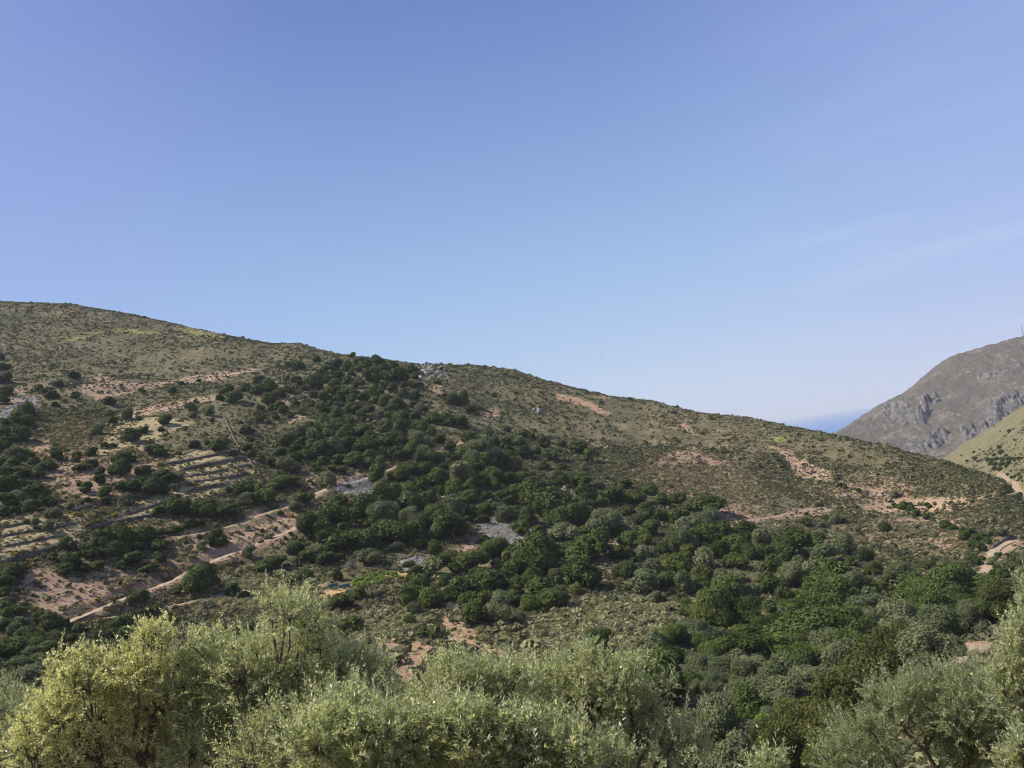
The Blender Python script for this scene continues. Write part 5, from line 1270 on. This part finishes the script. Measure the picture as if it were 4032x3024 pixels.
olive('young olive shoot whose tip alone reaches into the bottom of the view', 12.0,
      [(3030, 3000, 20), (3005, 3020, 26), (3060, 3030, 26), (3030, 3070, 45)], M_OLIVE, 409, per=90, name='olive_sapling', trunk_r=0.03)
olive('young bright green olive low in the corner below the broad silvery olive', 14.0,
      [(4010, 2990, 48), (4040, 2960, 42), (3985, 3030, 50), (4060, 3040, 70), (4030, 2930, 22)], M_OLIVE, 410, per=80, leaf=0.04, trunk_r=0.06)

# ------------------------------------------------------------------ small things of the place
M_METAL, t, b = new_mat('galvanised_steel'); b.inputs['Base Color'].default_value = (0.25, 0.25, 0.26, 1); b.inputs['Roughness'].default_value = 0.5
link(t, ramp(t, noise(t, 2.0, 3, 0.6, nd(t, 'ShaderNodeNewGeometry').outputs['Position']), [(0.3, 0.2), (0.7, 0.32)]), b.inputs['Base Color'])
M_CABLE, t, b = new_mat('cable'); b.inputs['Base Color'].default_value = (0.12, 0.12, 0.12, 1)
M_NET, t, b = new_mat('teal_netting')
link(t, ramp(t, noise(t, 3.0, 3, 0.6, nd(t, 'ShaderNodeNewGeometry').outputs['Position']), [(0.3, (0.03, 0.14, 0.12)), (0.7, (0.05, 0.22, 0.19))]), b.inputs['Base Color'])

def mount_z(x, y):
    a = np.interp(math.atan2(x, y), maz, np.arange(len(maz))); r = np.interp(math.hypot(x, y), mr, np.arange(len(mr)))
    return float(mz[int(round(a)), int(round(r))])
# lattice mast on the mountain shoulder
p = at_dist(4029, 1320, 1795.0); p[2] = mount_z(p[0], p[1])
root = empty('antenna_mast', tuple(p))
parts = []; hm = 17.0
for k in range(3):
    a = 2 * math.pi * k / 3
    parts.append(tube(np.array([[1.5 * math.cos(a), 1.5 * math.sin(a), -1], [0.5 * math.cos(a), 0.5 * math.sin(a), hm]]), [0.22, 0.16], 5))
    for s in range(8):
        z0, z1 = hm * s / 8, hm * (s + 1) / 8
        f0, f1 = 1.5 - s / 8, 1.5 - (s + 1) / 8; a2 = a + 2 * math.pi / 3
        parts.append(tube(np.array([[f0 * math.cos(a), f0 * math.sin(a), z0], [f1 * math.cos(a2), f1 * math.sin(a2), z1]]), [0.08, 0.08], 4))
v, q = merge(parts); mesh_np('lattice_tower', v, q, M_METAL, root)
v, q = tube(np.array([[0, 0, hm - 0.5], [0, 0, hm + 3.5]]), [0.2, 0.12], 6); mesh_np('aerial', v, q, M_METAL, root)
v, q = merge([tube(np.array([[0.6 * math.cos(a), 0.6 * math.sin(a), hm - 2.5], [0.6 * math.cos(a), 0.6 * math.sin(a), hm + 0.2]]), [0.3, 0.3], 6) for a in (0.3, 2.4, 4.5)])
mesh_np('panel_antennas', v, q, M_METAL, root)
tag(root, 'thin lattice antenna mast on the shoulder of the grey mountain', 'mast')
# two cables slung across the valley
for i, off in enumerate((0.0, 0.75)):
    a = at_dist(2250, 2930 + 10 * i, 48.0); e = hit([3880], [2215])[0] + np.array([0, 0, 5.0 + off])
    s = np.linspace(0, 1, 60)[:, None]
    P = a * (1 - s) + e * s + np.array([0, 0, -1.0]) * (4 * s * (1 - s)) * 4.0
    v, q = tube(P, np.full(60, 0.009), 5); o = mesh_np('power_cable', v, q, M_CABLE)
    tag(o, ('upper' if i else 'lower') + ' of two thin power cables slung over the valley trees', 'cable', 'power cables over the valley')
# netting beside the vines
for j, (px_, py_, wd, lab) in enumerate(((1357, 2313, 2.6, 'longer strip of teal netting beside the vineyard plot'), (1312, 2311, 1.9, 'shorter strip of teal netting inland of the other netting strip'))):
    h = hit([px_], [py_])[0]; rt = empty('garden_net', tuple(h), math.radians(8))
    xs = np.linspace(-wd / 2, wd / 2, 12); zz = np.linspace(0, 0.75, 4)
    V = np.array([[x, 0.05 * math.sin(x * 5 + z * 3) + dy, z] for dy in (0, 0.02) for x in xs for z in zz])
    q = grid_quads(12, 4); mesh_np('mesh_sheet', V, np.concatenate([q, q[:, ::-1] + 48]), M_NET, rt)
    for x in (-wd / 2, 0, wd / 2):
        v, q = tube(np.array([[x, 0.05, -0.2], [x, 0.05, 0.95]]), [0.03, 0.03], 5); mesh_np('stake', v, q, M_BARK, rt)
    tag(rt, lab, 'netting', 'netting by the vines')
# birds far off in the sky
for px_, py_, D, lab in ((2680, 1512, 240.0, 'tiny dark bird flying low over the open slope'), (2365, 1401, 230.0, 'tiny dark bird above the orange landslip'), (1559, 1071, 260.0, 'tiny dark bird high above the oak covered knoll')):
    p = at_dist(px_, py_, D); rt = empty('bird', tuple(p), 0.6)
    v, q = ball((0, 0, 0), 0.07, 8, 6); v[:, 0] *= 2.6; mesh_np('body', v, q, M_CABLE, rt, smooth_=True)
    for s in (-1, 1):
        V = np.array([[0.08, s * 0.03, 0.03], [-0.08, s * 0.03, 0.03], [-0.10, s * 0.22, 0.11], [0.06, s * 0.22, 0.12], [-0.12, s * 0.42, 0.06], [-0.08, s * 0.42, 0.06]])
        V = np.concatenate([V, V + [0, 0, 0.012]]); q = np.array([[0, 1, 2, 3], [3, 2, 4, 5]]); mesh_np('wing', V, np.concatenate([q, q + 6]), M_CABLE, rt)
    tag(rt, lab, 'bird', 'birds')

# ------------------------------------------------------------------ a label for every planted tree: what it is, and how it stands to something one can find
MARKS = [('the terraced field', 860, 1850), ('the yellow flowering tree', 420, 2600), ('the low wall with yellow broom', 130, 2170), ('the bare earth bank', 230, 2340), ('the forked lower track', 300, 2440),
         ('the uppermost track', 420, 1500), ('the inland gully', 40, 1620), ('the orange track cut', 700, 1600), ('the pale scree by the gully', 90, 1610), ('the skyline rock outcrop', 1690, 1450), ('the oak covered knoll', 1450, 1440),
         ('the boundary wall', 930, 1720), ('the scree below the middle track', 1420, 1920), ('the bend of the middle track', 1190, 1970), ('the upper end of the middle track', 1720, 1770), ('the scree among the oaks', 2010, 2090),
         ('the vineyard plot', 1470, 2285), ('the small scree above the vines', 1650, 2215), ('the red earth bank', 1850, 2500), ('the peaked near olive', 1140, 2380), ('the bare streak between the woods', 2250, 1960),
         ('the orange landslip', 2300, 1580), ('the brown dry slope', 2750, 1900), ('the thin footpath', 2530, 1840), ('the spur track', 3050, 2030), ('the rocks at the track cutting', 3450, 1950), ('the pale earth scar on the spur', 3180, 1840),
         ('the end of the spur track', 3850, 1960), ('the small walled field', 3950, 2145), ('the valley road', 3880, 2240), ('the near road', 3850, 2570), ('the far road', 3990, 1900), ('the grassy eastern hill', 3950, 1740),
         ('the grey green slope above the near olives', 2480, 2400), ('the silvery olives on the valley floor', 2750, 2800), ('the bare gap in the valley trees', 3215, 2335), ('the bare streak below the spur track', 2760, 2290), ('the broad silvery olive', 3650, 2720),
         ('the dark opening between valley trees', 3190, 2690), ('the ragged near olive', 2420, 2600), ('the dead grey tree by the vines', 1395, 2215), ('the single white rock', 2978, 1895), ('the line of white rocks', 1225, 1560)]
MX = np.array([(m[1], m[2]) for m in MARKS], float)
ORD = ['first', 'second', 'third', 'fourth', 'fifth', 'sixth', 'seventh', 'eighth', 'ninth', 'tenth', 'eleventh', 'twelfth', 'thirteenth', 'fourteenth', 'fifteenth', 'sixteenth', 'seventeenth', 'eighteenth', 'nineteenth', 'twentieth']
buckets = {}
for it in PLACED:
    kind, px, py, wpx, o, near = it
    dxy = MX - np.array([px, py]); d = np.hypot(dxy[:, 0], dxy[:, 1] * 1.3); i = int(d.argmin())
    vx, vy = px - MX[i, 0], py - MX[i, 1]
    rel = ('uphill from' if vy < 0 else 'downhill from') if abs(vy) * 1.3 > abs(vx) else ('seaward of' if vx > 0 else 'inland of')
    size = 'broad' if wpx > 118 else ('small' if wpx < 62 else '')
    buckets.setdefault((kind, size, i, rel), []).append((d[i], o))
for (kind, size, i, rel), L in buckets.items():
    L.sort(key=lambda e: e[0])
    for n_, (d, o) in enumerate(L):
        word = NAMES[kind][2]
        pre = (ORD[n_] + ' ') if len(L) > 1 and n_ < 20 else ''
        o['label'] = f"{pre}{size + ' ' if size else ''}{word} {rel} {MARKS[i][0]}"
print('max bucket', max(len(L) for L in buckets.values()))

# ------------------------------------------------------------------ the air
hv = bpy.data.meshes.new('haze')
x0, x1, y0, y1, z0, z1 = -29000, 29000, -2500, 41500, SEA_Z - 2.0, 330.0
hv.from_pydata([(x, y, z) for x in (x0, x1) for y in (y0, y1) for z in (z0, z1)], [], [(0, 1, 3, 2), (4, 6, 7, 5), (0, 4, 5, 1), (2, 3, 7, 6), (0, 2, 6, 4), (1, 5, 7, 3)])
hz = bpy.data.objects.new('haze', hv); COL.objects.link(hz)
hm_ = bpy.data.materials.new('air'); hm_.use_nodes = True
tt_ = hm_.node_tree; tt_.nodes.remove(tt_.nodes['Principled BSDF'])
pv = nd(tt_, 'ShaderNodeVolumePrincipled'); pv.inputs['Color'].default_value = (0.86, 0.93, 1.0, 1); pv.inputs['Density'].default_value = 7.2e-5; pv.inputs['Anisotropy'].default_value = 0.0
link(tt_, pv.outputs[0], tt_.nodes['Material Output'].inputs['Volume'])
hv.materials.append(hm_)
tag(hz, kind='stuff')
